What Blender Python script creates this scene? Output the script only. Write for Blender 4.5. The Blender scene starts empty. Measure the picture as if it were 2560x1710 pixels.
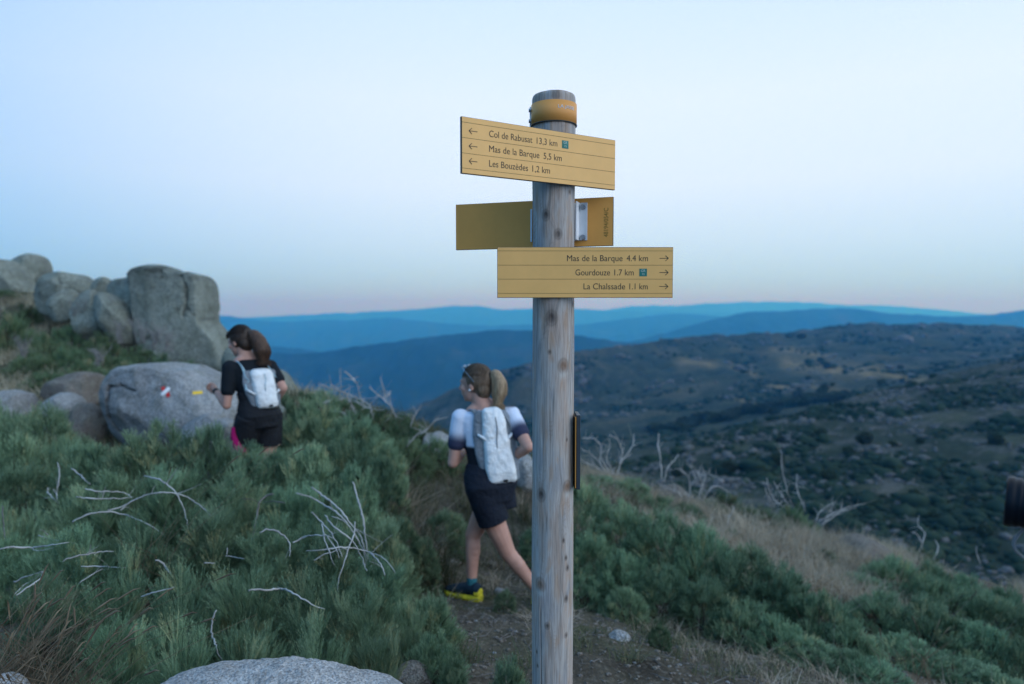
import bpy, math, random
import numpy as np
from mathutils import Vector, Matrix

# ------------------------------------------------------------------ scene, camera, light
S = bpy.context.scene
CZ = 1.6
F = 1707.0
PITCH = math.radians(2.95)
cam_d = bpy.data.cameras.new('camera'); cam = bpy.data.objects.new('camera', cam_d)
S.collection.objects.link(cam); S.camera = cam
cam.location = (0, 0, CZ); cam.rotation_euler = (math.pi/2 - PITCH, 0, 0)
cam_d.lens = 24.0; cam_d.sensor_width = 36.0; cam_d.clip_start = 0.05; cam_d.clip_end = 120000
cam_d.dof.use_dof = True; cam_d.dof.focus_distance = 1.93; cam_d.dof.aperture_fstop = 2.2
S.view_settings.view_transform = 'Standard'; S.view_settings.look = 'None'
S.view_settings.exposure = 0.0; S.view_settings.gamma = 1.0
S.view_settings.use_curve_mapping = False
try:
    S.cycles.use_denoising = True
    S.cycles.volume_bounces = 4; S.cycles.max_bounces = 6; S.cycles.transparent_max_bounces = 16
    S.cycles.sample_clamp_indirect = 4.0
except Exception: pass

SUN_EL, SUN_AZ = 16.0, 126.0          # low glow to the right of and a little behind the camera
W = bpy.data.worlds.new('World'); S.world = W; W.use_nodes = True
nt = W.node_tree; nt.nodes.clear()
def N(t, **k):
    n = nt.nodes.new(t)
    for a, b in k.items(): setattr(n, a, b)
    return n
def L(a, b): nt.links.new(a, b)
wo = N('ShaderNodeOutputWorld'); bg = N('ShaderNodeBackground'); L(bg.outputs[0], wo.inputs[0])
tc = N('ShaderNodeTexCoord'); sx = N('ShaderNodeSeparateXYZ'); L(tc.outputs['Generated'], sx.inputs[0])
rp = N('ShaderNodeValToRGB'); L(sx.outputs[2], rp.inputs[0])
def ramp(r, stops):
    e = r.color_ramp.elements
    while len(e) > 1: e.remove(e[-1])
    e[0].position = stops[0][0]; e[0].color = (*stops[0][1], 1)
    for p, c in stops[1:]:
        q = e.new(p); q.color = (*c, 1)
ramp(rp, [(0.0, (.36,.71,1.0)), (.03, (.40,.725,1.0)), (.09, (.52,.785,1.0)), (.17, (.65,.85,1.0)), (.28, (.68,.86,1.0)),
          (.42, (.57,.79,1.0)), (.75, (.66,.86,1.0)), (1.0, (.68,.87,1.0))])
def lobe(v, lo, hi):
    d = N('ShaderNodeVectorMath', operation='DOT_PRODUCT'); L(tc.outputs['Generated'], d.inputs[0])
    v = Vector(v).normalized(); d.inputs[1].default_value = v
    m = N('ShaderNodeMapRange', interpolation_type='SMOOTHSTEP'); L(d.outputs['Value'], m.inputs[0])
    m.inputs[1].default_value = lo; m.inputs[2].default_value = hi
    return m.outputs[0]
glow = lobe((.36, .92, .40), .15, .975)
glow2 = lobe((math.sin(math.radians(SUN_AZ)), math.cos(math.radians(SUN_AZ)), .22), .1, .95)
mx = N('ShaderNodeMix', data_type='RGBA', blend_type='MULTIPLY'); mx.inputs[0].default_value = 1
L(rp.outputs[0], mx.inputs[6])
dk = N('ShaderNodeMix', data_type='RGBA'); L(glow, dk.inputs[0])
dk.inputs[6].default_value = (.26, .53, .86, 1); dk.inputs[7].default_value = (1.02, .955, .99, 1)
L(dk.outputs[2], mx.inputs[7])
ad = N('ShaderNodeMix', data_type='RGBA', blend_type='ADD'); L(glow2, ad.inputs[0])
L(mx.outputs[2], ad.inputs[6]); ad.inputs[7].default_value = (.36, .36, .32, 1)
sk = N('ShaderNodeTexSky', sky_type='NISHITA'); sk.sun_disc = False
sk.sun_elevation = math.radians(SUN_EL); sk.sun_rotation = math.radians(SUN_AZ)
sk.altitude = 1400; sk.air_density = 1.0; sk.dust_density = .6; sk.ozone_density = 2.0
sm = N('ShaderNodeMix', data_type='RGBA', blend_type='ADD'); sm.inputs[0].default_value = .004
L(ad.outputs[2], sm.inputs[6]); L(sk.outputs[0], sm.inputs[7])
L(sm.outputs[2], bg.inputs[0]); bg.inputs[1].default_value = 1.14

sd = bpy.data.lights.new('sun', 'SUN'); so = bpy.data.objects.new('sun', sd); S.collection.objects.link(so)
sd.energy = 1.15; sd.angle = math.radians(50); sd.color = (1.0, .96, .92)
el, az = math.radians(SUN_EL + 8), math.radians(SUN_AZ)
so.rotation_euler = Vector((math.sin(az)*math.cos(el), math.cos(az)*math.cos(el), math.sin(el))).to_track_quat('Z', 'Y').to_euler()

# ------------------------------------------------------------------ helpers
def P(px, py, Y):
    """The point of the place that a photograph pixel (2560 wide) shows at forward distance Y."""
    u = (px-1280)/F; v = (855-py)/F; c, s = math.cos(PITCH), math.sin(PITCH)
    dy = c + v*s; dz = -s + v*c
    return Vector((u/dy*Y, Y, CZ + dz/dy*Y))
def PX(p):
    c, s = math.cos(PITCH), math.sin(PITCH); z = p[2]-CZ
    d = p[1]*c - z*s; up = p[1]*s + z*c
    return 1280 + F*p[0]/d, 855 - F*up/d
def link(o): S.collection.objects.link(o); return o
def tag(o, label=None, cat=None, group=None, kind=None):
    if label: o['label'] = label
    if cat: o['category'] = cat
    if group: o['group'] = group
    if kind: o['kind'] = kind
    return o
def empty(name, loc=(0,0,0)):
    o = bpy.data.objects.new(name, None); o.location = loc; o.empty_display_size = .1
    return link(o)
def npmesh(name, V, Fc, mat=None, parent=None, smooth=False, loc=None, cols=None, tint=None, obj=True):
    """V (n,3); Fc (m,k) array or list of such arrays."""
    me = bpy.data.meshes.new(name)
    V = np.asarray(V, np.float32)
    Fl = Fc if isinstance(Fc, (list, tuple)) and len(Fc) and isinstance(Fc[0], np.ndarray) else [np.asarray(Fc, np.int32)]
    Fl = [f for f in Fl if len(f)]
    me.vertices.add(len(V)); me.vertices.foreach_set('co', V.ravel())
    idx = np.concatenate([f.ravel() for f in Fl]).astype(np.int32)
    tot = np.concatenate([np.full(len(f), f.shape[1], np.int32) for f in Fl])
    st = np.concatenate([[0], np.cumsum(tot)[:-1]]).astype(np.int32)
    me.loops.add(len(idx)); me.loops.foreach_set('vertex_index', idx)
    me.polygons.add(len(tot)); me.polygons.foreach_set('loop_start', st)
    try: me.polygons.foreach_set('loop_total', tot)
    except Exception: pass
    me.update(calc_edges=True)
    if smooth: me.polygons.foreach_set('use_smooth', np.ones(len(tot), bool))
    if cols is not None:
        a = me.color_attributes.new('col', 'FLOAT_COLOR', 'POINT')
        c = np.ones((len(V), 4), np.float32); c[:, :3] = cols; a.data.foreach_set('color', c.ravel())
    if tint is not None:
        a = me.attributes.new('tint', 'FLOAT', 'POINT'); a.data.foreach_set('value', np.asarray(tint, np.float32))
    if mat: me.materials.append(mat)
    if not obj: return me
    o = bpy.data.objects.new(name, me); link(o)
    if parent: o.parent = parent
    if loc is not None: o.location = loc
    return o

# gradient noise in numpy
_rs = np.random.RandomState(7); _perm = np.tile(_rs.permutation(256), 3)
_g = _rs.normal(size=(256, 3)); _g /= np.linalg.norm(_g, axis=1)[:, None]
def noise(p):
    p = np.asarray(p, float); i = np.floor(p).astype(int); f = p - i; i &= 255
    u = f*f*f*(f*(f*6-15)+10); r = 0
    for dx in (0, 1):
        for dy in (0, 1):
            for dz in (0, 1):
                h = _perm[_perm[_perm[(i[..., 0]+dx) & 255] + ((i[..., 1]+dy) & 255)] + ((i[..., 2]+dz) & 255)]
                g = _g[h]
                d = g[..., 0]*(f[..., 0]-dx) + g[..., 1]*(f[..., 1]-dy) + g[..., 2]*(f[..., 2]-dz)
                w = (u[..., 0] if dx else 1-u[..., 0])*(u[..., 1] if dy else 1-u[..., 1])*(u[..., 2] if dz else 1-u[..., 2])
                r = r + w*d
    return r*1.6
def fbm(p, oct=4, lac=2.03, gain=.5):
    p = np.asarray(p, float); a = 1; r = 0; k = 0
    for _ in range(oct): r = r + a*noise(p + 17.3*k); p = p*lac; a *= gain; k += 1
    return r
def ss(a, b, x):
    t = np.clip((x-a)/(b-a), 0, 1); return t*t*(3-2*t)

# ------------------------------------------------------------------ materials
MAT = {}
class Nodes:
    def __init__(s, name, rough=.9, spec=.2):
        s.m = bpy.data.materials.new(name); s.m.use_nodes = True; s.t = s.m.node_tree
        s.b = s.t.nodes['Principled BSDF']; s.b.inputs['Roughness'].default_value = rough
        s.b.inputs['Specular IOR Level'].default_value = spec
        MAT[name] = s.m
    def n(s, t, **k):
        q = s.t.nodes.new(t)
        for a, b in k.items(): setattr(q, a, b)
        return q
    def l(s, a, b): s.t.links.new(a, b)
    def obj(s): return s.n('ShaderNodeTexCoord').outputs['Object']
    def noise(s, scale, detail=4, rough=.55, vec=None, sc=None):
        q = s.n('ShaderNodeTexNoise'); q.inputs['Scale'].default_value = scale; q.inputs['Detail'].default_value = detail
        q.inputs['Roughness'].default_value = rough
        v = vec if vec is not None else s.obj()
        if sc:
            m = s.n('ShaderNodeMapping'); m.inputs['Scale'].default_value = sc; s.l(v, m.inputs[0]); v = m.outputs[0]
        s.l(v, q.inputs['Vector']); return q.outputs[0]
    def ramp(s, fac, stops):
        q = s.n('ShaderNodeValToRGB'); ramp(q, stops); s.l(fac, q.inputs[0]); return q.outputs[0]
    def mix(s, fac, a, b, mode='MIX'):
        q = s.n('ShaderNodeMix', data_type='RGBA', blend_type=mode)
        for i, x in ((0, fac), (6, a), (7, b)):
            if isinstance(x, (int, float)): q.inputs[i].default_value = x
            elif isinstance(x, tuple): q.inputs[i].default_value = (*x, 1)
            else: s.l(x, q.inputs[i])
        return q.outputs[2]
    def bump(s, h, strength=.5, dist=.01):
        q = s.n('ShaderNodeBump'); q.inputs['Strength'].default_value = strength; q.inputs['Distance'].default_value = dist
        s.l(h, q.inputs['Height']); s.l(q.outputs[0], s.b.inputs['Normal'])
    def col(s, c):
        if isinstance(c, tuple): s.b.inputs['Base Color'].default_value = (*c, 1)
        else: s.l(c, s.b.inputs['Base Color'])
        return s
    def attr(s, name, out='Color'):
        q = s.n('ShaderNodeAttribute'); q.attribute_name = name; return q.outputs[out]

def plain(name, c, rough=.7, spec=.3, metal=0, var=.12, scale=40):
    k = Nodes(name, rough, spec); f = k.noise(scale, 3)
    a = tuple(x*(1-var) for x in c); b = tuple(min(1, x*(1+var)) for x in c)
    k.col(k.ramp(f, [(.3, a), (.7, b)])); k.b.inputs['Metallic'].default_value = metal
    return k.m
def leafy(name, stops, trans=.25):
    k = Nodes(name, .65, .25); t = k.attr('tint', 'Fac')
    oi = k.n('ShaderNodeObjectInfo'); c = k.ramp(t, stops)
    h = k.n('ShaderNodeHueSaturation'); k.l(c, h.inputs['Color'])
    mr = k.n('ShaderNodeMapRange'); k.l(oi.outputs['Random'], mr.inputs[0]); mr.inputs[3].default_value = .72; mr.inputs[4].default_value = 1.28
    k.l(mr.outputs[0], h.inputs['Value'])
    wn = k.n('ShaderNodeTexWhiteNoise', noise_dimensions='1D'); k.l(oi.outputs['Random'], wn.inputs['W']); mh = k.n('ShaderNodeMapRange'); k.l(wn.outputs['Value'], mh.inputs[0]); mh.inputs[3].default_value = .475; mh.inputs[4].default_value = .515; k.l(mh.outputs[0], h.inputs['Hue']); k.col(h.outputs[0])
    tr = k.n('ShaderNodeBsdfTranslucent'); k.l(h.outputs[0], tr.inputs[0])
    ms = k.n('ShaderNodeMixShader'); ms.inputs[0].default_value = trans
    out = k.t.nodes['Material Output']; k.l(k.b.outputs[0], ms.inputs[1]); k.l(tr.outputs[0], ms.inputs[2]); k.l(ms.outputs[0], out.inputs[0])
    return k.m
leafy('broom_leaf', [(0, (.045,.09,.045)), (.4, (.13,.225,.13)), (.8, (.265,.385,.235)), (1, (.34,.36,.19))], .09)
leafy('broom_leaf_green', [(0, (.045,.09,.045)), (.5, (.105,.18,.095)), (.85, (.18,.27,.15)), (1, (.27,.26,.15))], .16)
leafy('straw', [(0, (.21,.18,.125)), (.5, (.41,.36,.26)), (1, (.58,.52,.40))])
leafy('mixed_grass', [(0, (.04,.065,.03)), (.5, (.08,.095,.05)), (1, (.21,.18,.12))])
leafy('tree_leaf', [(0, (.018,.035,.02)), (1, (.035,.06,.03))], .1)
plain('woody_stem', (.07,.055,.045), .9)
k = Nodes('dead_wood', .75, .25)
k.col(k.ramp(k.noise(9, 4), [(.25, (.15,.145,.14)), (.5, (.36,.355,.345)), (.75, (.54,.535,.52))])); k.bump(k.noise(60, 3), .4, .004)
k = Nodes('faded_wood', .85, .2)
k.col(k.ramp(k.noise(9, 4), [(.25, (.12,.115,.11)), (.75, (.30,.29,.28))]))
k = Nodes('dark_wood', .85, .2)
k.col(k.ramp(k.noise(9, 4), [(.25, (.06,.055,.05)), (.75, (.2,.19,.18))]))

def granite(name, base, lichen=(.2,.21,.13), lich=.5, grain=1.0, bumpd=.02):
    k = Nodes(name, .92, .15); o = k.obj()
    big = k.noise(.9*grain, 5, .6, o); mid = k.noise(5*grain, 6, .65, o); fine = k.noise(55*grain, 3, .6, o)
    vo = k.n('ShaderNodeTexVoronoi'); vo.inputs['Scale'].default_value = 90*grain; k.l(o, vo.inputs['Vector'])
    c = k.ramp(big, [(.3, tuple(x*.62 for x in base)), (.52, base), (.72, tuple(min(1, x*1.25) for x in base))])
    c = k.mix(k.ramp(mid, [(.46, (0,0,0)), (.62, (lich,)*3)]), c, lichen)
    c = k.mix(k.ramp(k.noise(2.3*grain, 5, .7, o), [(.56, (0,0,0)), (.72, (.6,)*3)]), c, tuple(x*.33 for x in base))
    sp = k.ramp(vo.outputs['Color'], [(.2, (.5,)*3), (.5, (1,)*3), (.8, (1.5,)*3)])
    c = k.mix(.75, c, sp, 'MULTIPLY')
    c = k.mix(k.attr('tint', 'Fac'), c, tuple(x*.16 for x in base))
    k.col(c)
    ad = k.n('ShaderNodeMath', operation='MULTIPLY_ADD'); k.l(mid, ad.inputs[0]); ad.inputs[1].default_value = 2.5; k.l(fine, ad.inputs[2])
    k.bump(ad.outputs[0], .8, bumpd); return k.m
granite('granite_pale', (.33,.34,.345), (.235,.245,.225), .65, 1.3, .035)
granite('granite_near', (.48,.475,.47), (.22,.22,.21), .45, 2.5, .02)
granite('granite_lichen', (.235,.26,.225), (.16,.18,.145), .7, .7, .05)
granite('granite_brown', (.19,.17,.15), (.24,.24,.2), .5, 1.6, .03)
granite('granite_far', (.12,.125,.13), (.07,.08,.06), .6, .25, .1)
# ------------------------------------------------------------------ near ground (a thin-plate surface through surveyed points)
CP = [(0,0,-1.5),(-2,0,-1.35),(2,0,-1.6),(0,-4,-1.2),(-5,-4,-.8),(5,-4,-1.5),(.1,1.95,-1.5),(-.18,4.6,-1.97),(.32,4.4,-1.93),
      (.1,3.9,-1.8),(-.8,2.2,-1.38),(-1.6,2.4,-1.34),(-1.5,4,-1.62),(-2.6,4,-1.5),(-2.2,5.75,-1.75),(-5,4,-1.5),(-10,4,-1.2),(10,4,-4.6),(15,8,-8),
      (-4.03,8,-1.6),(3.75,5,-2.75),(1.0,4,-1.97),(2.15,4,-2.2),(-12,-6,-.5),(12,-6,-2.5),(0,-12,-1),(-20,5,-.3),(-20,15,.3)]
def cpx(px, py, Y):
    p = P(px, py, Y); CP.append((p.x, p.y, p.z-CZ))
for a in [(1545,1605,3.3),(680,1015,9),(700,995,10.5),(850,1020,10),(1000,1060,10),(1150,1110,10),(1440,1190,9),(1650,1255,9),(1900,1320,9),
          (2200,1385,9),(2560,1490,9),(2000,1400,7),(2560,1620,6.3),(0,1130,8),(150,1010,10),(200,940,13),(0,850,16),(270,890,15),
          (500,950,14),(600,985,12),(0,720,22),(200,745,20),(420,860,17)]: cpx(*a)
CP += [(-2,14,-3.2),(1,13,-4),(3,13,-5),(6,13,-6.8),(10,14,-9),(-4.4,17,-3.2),(-6,22,-3.5),(0,20,-9),(8,20,-13),(-12,30,-4),(-20,30,-1),(20,20,-16),
       (-25,22,1.2),(-5,30,-10),(10,32,-22),(24,32,-27),(-25,40,-8),(0,40,-22),(-40,20,2),(-40,-10,1),(30,0,-12),(30,-12,-8)]
CPa = np.array(CP)
def _U(r2): return np.where(r2 > 1e-12, r2*np.log(np.maximum(r2, 1e-12)), 0)
_n = len(CPa); _d = ((CPa[:, None, :2]-CPa[None, :, :2])**2).sum(-1)
_A = np.zeros((_n+3, _n+3)); _A[:_n, :_n] = _U(_d) + .02*np.eye(_n); _A[:_n, _n] = 1; _A[:_n, _n+1:] = CPa[:, :2]; _A[_n:, :_n] = _A[:_n, _n:].T
_w = np.linalg.solve(_A, np.concatenate([CPa[:, 2], np.zeros(3)]))
def gz(x, y, rough=True):
    x = np.asarray(x, float); y = np.asarray(y, float); sh = x.shape; x = x.ravel(); y = y.ravel()
    z = _w[_n] + _w[_n+1]*x + _w[_n+2]*y
    for i in range(_n): z = z + _w[i]*_U((x-CPa[i, 0])**2+(y-CPa[i, 1])**2)
    if rough:
        q = np.stack([x, y, x*0], -1)
        z = z + .05*fbm(q*.9, 3) + .018*noise(q*5) + .006*noise(q*17)
    z = z - .044*np.exp(-(((x+.15)/.6)**2+((y-4.6)/.4)**2))      # trodden hollow of the trail
    return (z + CZ).reshape(sh)
def G(px, py, Y):
    p = P(px, py, Y); return Vector((p.x, p.y, float(gz(p.x, p.y))))

def grid_faces(nr, nc):
    i = np.arange(nr*nc).reshape(nr, nc)
    return np.stack([i[:-1, :-1], i[:-1, 1:], i[1:, 1:], i[1:, :-1]], -1).reshape(-1, 4)
def warp(n, a, b, c, w):   # dense around c
    t = np.linspace(-1, 1, n); s = np.sign(t)*np.abs(t)**2.2
    return np.where(s < 0, c + s*(c-a), c + s*(b-c))
gx = warp(360, -42, 32, 0, 0); gy = warp(360, -14, 42, 4, 0)
X, Y = np.meshgrid(gx, gy)
Z = gz(X, Y)
k = Nodes('ground_earth', .95, .1); o = k.obj()
c = k.ramp(k.noise(2.2, 6, .65, o), [(.3, (.035,.03,.024)), (.5, (.075,.065,.05)), (.68, (.14,.12,.09))])
c = k.mix(k.ramp(k.noise(.8, 4, .6, o), [(.45, (0,0,0)), (.65, (.7,)*3)]), c, (.055,.065,.03))
c = k.mix(k.ramp(k.noise(38, 4, .7, o), [(.5, (0,0,0)), (.72, (.8,)*3)]), c, (.2,.175,.14))
k.col(c); k.bump(k.noise(30, 5, .7, o), .9, .03)
g = npmesh('ground', np.stack([X, Y, Z], -1).reshape(-1, 3), grid_faces(*X.shape), MAT['ground_earth'], smooth=True); tag(g, kind='structure')

# ------------------------------------------------------------------ far land: perspective grid x = u*Y, profile knots per column
KU = np.array([-1400,0,600,900,1100,1300,1440,1600,1800,2000,2200,2400,2560,3900])
def zof(px, py, Yd): return P(px, py, Yd).z
K = [  # (Y per column, py per column)
 (np.full(14, 26.), None, [-11,-10,-12,-14,-16,-18,-20,-22,-24,-25,-26,-27,-28,-32]),
 (np.full(14, 75.), None, [-50,-50,-52,-54,-54,-54,-53,-52,-50,-49,-48,-48,-48,-50]),
 (np.array([200,200,200,200,200,200,205,215,240,270,300,320,330,360.]), [1400,1400,1400,1380,1350,1275,1215,1160,1098,1040,985,938,908,820], None),
 (np.array([330,330,330,330,330,330,330,330,350,390,440,470,490,520.]), [1300,1300,1300,1290,1270,1205,1185,1150,1105,1055,1000,952,918,830], None),
 (np.full(14, 640.), [1290,1290,1270,1240,1190,1120,1090,1070,1045,1002,965,925,900,810], None),
 (np.full(14, 900.), [1280,1280,1240,1200,1130,1035,1005,985,955,930,910,895,878,800], None),
 (np.array([1300,1300,1300,1300,1200,1100,1150,1250,1400,1500,1500,1500,1500,1500.]), [1240,1240,1160,1090,990,915,884,860,845,832,816,819,826,790], None),
 (np.full(14, 2100.), None, [-420,-420,-400,-380,-330,-290,-270,-250,-240,-230,-220,-220,-220,-220]),
]
_rz = [(k0, zz) if p is None else (k0, [P(KU[i], p[i], k0[i]).z for i in range(14)]) for k0, p, zz in [(a, b, c) for a, b, c in K]]
def colinterp(vals, px):
    # smooth (cubic) interpolation over columns
    px = np.clip(px, KU[0], KU[-1]); j = np.clip(np.searchsorted(KU, px)-1, 0, 12); v = np.asarray(vals, float)
    t = (px-KU[j])/(KU[j+1]-KU[j]); m = np.gradient(v, KU); h = KU[j+1]-KU[j]
    return (2*t**3-3*t**2+1)*v[j]+(t**3-2*t*t+t)*h*m[j]+(-2*t**3+3*t*t)*v[j+1]+(t**3-t*t)*h*m[j+1]
# columns
pxs = np.unique(np.concatenate([np.linspace(-1400, -100, 40), np.linspace(-100, 560, 40), np.linspace(560, 2660, 420), np.linspace(2660, 3900, 60)]))
KY = np.array([colinterp(a, pxs) for a, b in _rz]); KZ = np.array([colinterp(b, pxs) for a, b in _rz])
# rows: fraction t through the knots
rows = []
seg = [14, 110, 16, 26, 50, 80, 16]
for i, n in enumerate(seg): rows.append(i + np.arange(n)/n)
rows = np.concatenate(rows + [[7.0]])
def prof(t):
    j = np.clip(np.floor(t).astype(int), 0, 6); f = t - j
    def cub(A):
        m = np.zeros_like(A); m[1:-1] = (A[2:]-A[:-2])/2; m[0] = A[1]-A[0]; m[-1] = A[-1]-A[-2]
        # monotone limiting keeps ridges at their knots
        d = np.diff(A, axis=0); lim = 3*np.minimum(np.abs(np.vstack([d[:1], d])), np.abs(np.vstack([d, d[-1:]])))
        m = np.sign(m)*np.minimum(np.abs(m), lim)
        return ((2*f**3-3*f**2+1)[:, None]*A[j]+(f**3-2*f*f+f)[:, None]*m[j]+(-2*f**3+3*f*f)[:, None]*A[j+1]+(f**3-f*f)[:, None]*m[j+1])
    return cub(KY), cub(KZ)
HY, HZ = prof(rows)
HX = ((pxs-1280)/F)[None, :]*HY
q = np.stack([HX, HY, HX*0], -1)
amp = HY*.006
HZ2 = HZ + amp*(fbm(q/60., 4) + .9*fbm(q/np.maximum(HY[..., None]*.12, 8)*1.0, 3)*.5)
far_t = np.broadcast_to(rows[:, None], HX.shape)
fpx = np.broadcast_to(pxs[None, :], HX.shape)
# vegetation colour of the hills: dark heath, pasture, stone
n1 = fbm(q/22., 4); n2 = fbm(q/90.+5, 4); n3 = fbm(q/7.+9, 3)
C = np.zeros(HX.shape+(3,)) + np.array([.026,.040,.030])
def blend(C, m, c): return C*(1-m[..., None]) + np.array(c)*m[..., None]
C = blend(C, ss(.05, .5, n1)*.7, (.055,.066,.045))
C = blend(C, ss(.15, .45, n3+.4*n1)*(far_t < 3.2)*.6, (.10,.10,.10))
C = blend(C, ss(.0, .5, n2)*.7*(far_t > 4.2), (.08,.078,.055))
pyv = 855 - F*(HZ-CZ+HY*math.tan(PITCH))/HY
def patch(x0, y0, x1, y1, w):      # strip field between two pixels of the hillside
    t = np.clip((fpx-x0)/(x1-x0), 0, 1); yc = y0 + (y1-y0)*t
    return np.exp(-((pyv-yc)/w)**2)*ss(x0-25, x0+15, fpx)*(1-ss(x1-15, x1+25, fpx))*(far_t > 3.6)
for a in [(1930,872,2080,890,6),(1960,905,2180,930,18),(2060,918,2190,945,5),(1980,955,2060,975,4),(2080,975,2190,990,8),
          (1700,905,1790,915,8),(1830,925,1890,940,4),(1850,1000,1900,1012,7),(1940,960,2000,975,6),(2190,930,2440,975,10),(1930,965,1990,970,5)]:
    C = blend(C, patch(*a)*.6, (.23,.18,.10))
C = blend(C, ss(.1, .55, fbm(q/14.+3, 4))*.6*(far_t > 3.2)*ss(1700, 1400, fpx), (.10,.10,.10))
k = Nodes('hill_heath', .95, .05); o = k.obj()
c = k.attr('col'); c = k.mix(.8, c, k.ramp(k.noise(.35, 6, .7, o), [(.3, (.45,.5,.5)), (.5, (.95,)*3), (.68, (1.6,1.5,1.5))]), 'MULTIPLY')
k.col(c); k.bump(k.noise(.25, 5, .7, o), .6, 1.0)
HV = np.stack([HX, HY, HZ2], -1)
cut = [0, int(np.searchsorted(rows, 3.0)), len(rows)-1]
for nm, a, b in (('rocky_hillside', cut[0], cut[1]), ('far_hillside', cut[1], cut[2])):
    v = HV[a:b+1]; g = npmesh(nm, v.reshape(-1, 3), grid_faces(*v.shape[:2]), MAT['hill_heath'], smooth=True, cols=C[a:b+1].reshape(-1, 3))
    tag(g, kind='structure')
def hill_at(px, t):
    """Point and approximate pixel of the hillside at column px, profile parameter t."""
    j = int(np.argmin(np.abs(pxs-px))); i = int(np.argmin(np.abs(rows-t))); return Vector(HV[i, j])
def hill_hit(px, py, tmin=1.0, tmax=7.0):
    """Where the sight line through a pixel meets the hills."""
    j = int(np.argmin(np.abs(pxs-px))); col = HV[:, j]
    for i in range(len(rows)):
        if rows[i] < tmin or rows[i] > tmax: continue
        if PX(col[i])[1] <= py: return Vector(col[i])
    return None

# ------------------------------------------------------------------ mountain ranges
k = Nodes('mountain_forest', .95, .03); o = k.obj()
k.col(k.ramp(k.noise(.004, 6, .65, o), [(.3, (.008,.022,.018)), (.55, (.016,.034,.026)), (.72, (.045,.050,.042))]))
def mountain(Yr, ridge, back, foot, seed, relief, step=4.5):
    """One range: ridge line at distance Yr, its front falling to `foot` metres below the camera."""
    rx = np.array([r[0] for r in ridge]); ry = np.array([r[1] for r in ridge])
    px = np.arange(rx[0], rx[-1]+.1, step); nr = 46
    t = np.linspace(0, 1, nr); f = np.concatenate([t, 1+np.linspace(.05, 1, 12)])
    pad = 855 - (855-np.interp(px, rx, ry))
    kern = np.exp(-np.linspace(-2, 2, 15)**2); kern /= kern.sum()
    pad = np.convolve(np.pad(pad, 7, mode='edge'), kern, 'valid')
    zr = np.array([P(a, b, Yr).z for a, b in zip(px, pad)])
    dep = (zr - (CZ-foot))*1.9
    V = np.zeros((len(f), len(px), 3))
    for i, s in enumerate(f):
        if s <= 1: yy = Yr - dep*(1-s); zz = (CZ-foot) + (zr-(CZ-foot))*(s**.85)
        else: yy = Yr + dep*(s-1)*.8; zz = zr - (zr-(CZ-foot))*(s-1)*.8
        V[i, :, 0] = (px-1280)/F*yy; V[i, :, 1] = yy; V[i, :, 2] = zz
    q = V.copy(); q[..., 2] = seed*7.7
    sc = relief*9
    rdg = 1-np.abs(fbm(q/sc, 4)*1.4)
    env = np.sin(np.clip(f, 0, 2)*np.pi/2)[:, None]
    mid = (np.clip(f, 0, 1)*np.clip(1.02-np.abs(f-1)**.0*f*.92, .1, 1))[:, None]
    V[..., 2] += relief*(rdg-.6)*(.22+2.2*mid*(f < 1)[:, None])+relief*.10*fbm(q/(relief*1.6), 3)
    o = npmesh('mountain_ridge', V.reshape(-1, 3), grid_faces(*V.shape[:2]), MAT['mountain_forest'], smooth=True); tag(o, kind='structure')
mountain(3600, [(-700,1010),(0,960),(450,905),(640,880),(760,884),(860,872),(950,858),(1050,846),(1150,833),(1240,826),(1320,826),(1400,833),(1480,845),(1580,858),(1700,872),(1900,900),(2300,940),(2900,950)], 0, 560, 1, 34)
mountain(5200, [(300,900),(520,862),(640,862),(760,872),(900,900),(1200,930)], 0, 560, 2, 40)
mountain(6000, [(1250,905),(1450,872),(1600,850),(1720,815),(1800,795),(1870,780),(1960,778),(2040,770),(2100,769),(2170,776),(2250,786),(2330,788),(2400,792),(2470,788),(2540,778),(2700,765),(3200,750)], 0, 640, 3, 50)
mountain(9500, [(-700,800),(100,800),(520,790),(570,789),(640,800),(720,805),(800,800),(880,801),(960,795),(1030,799),(1100,808),(1200,814),(1320,812),(1440,812),(1540,800),(1640,788),(1700,783),(1760,788),(1850,796),(2000,800),(2600,800),(3200,800)], 0, 800, 4, 60)
mountain(15000, [(-700,800),(300,796),(600,795),(700,790),(800,785),(900,779),(1020,775),(1090,768),(1150,764),(1200,765),(1260,774),(1340,770),(1440,772),(1520,776),(1600,778),(1760,780),(2000,785),(2600,790)], 0, 900, 5, 70)
mountain(17500, [(900,800),(1300,790),(1440,781),(1520,774),(1580,765),(1640,763),(1700,765),(1760,758),(1850,755),(1950,754),(2050,757),(2130,764),(2200,763),(2290,769),(2380,777),(2450,785),(2600,788),(3300,780)], 0, 1000, 6, 80)
v = [(-60000,-20,-1100),(60000,-20,-1100),(60000,60000,-1100),(-60000,60000,-1100)]
g = npmesh('valley_floor', v, np.array([[0,1,2,3]]), MAT['mountain_forest']); tag(g, kind='structure')

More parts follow.
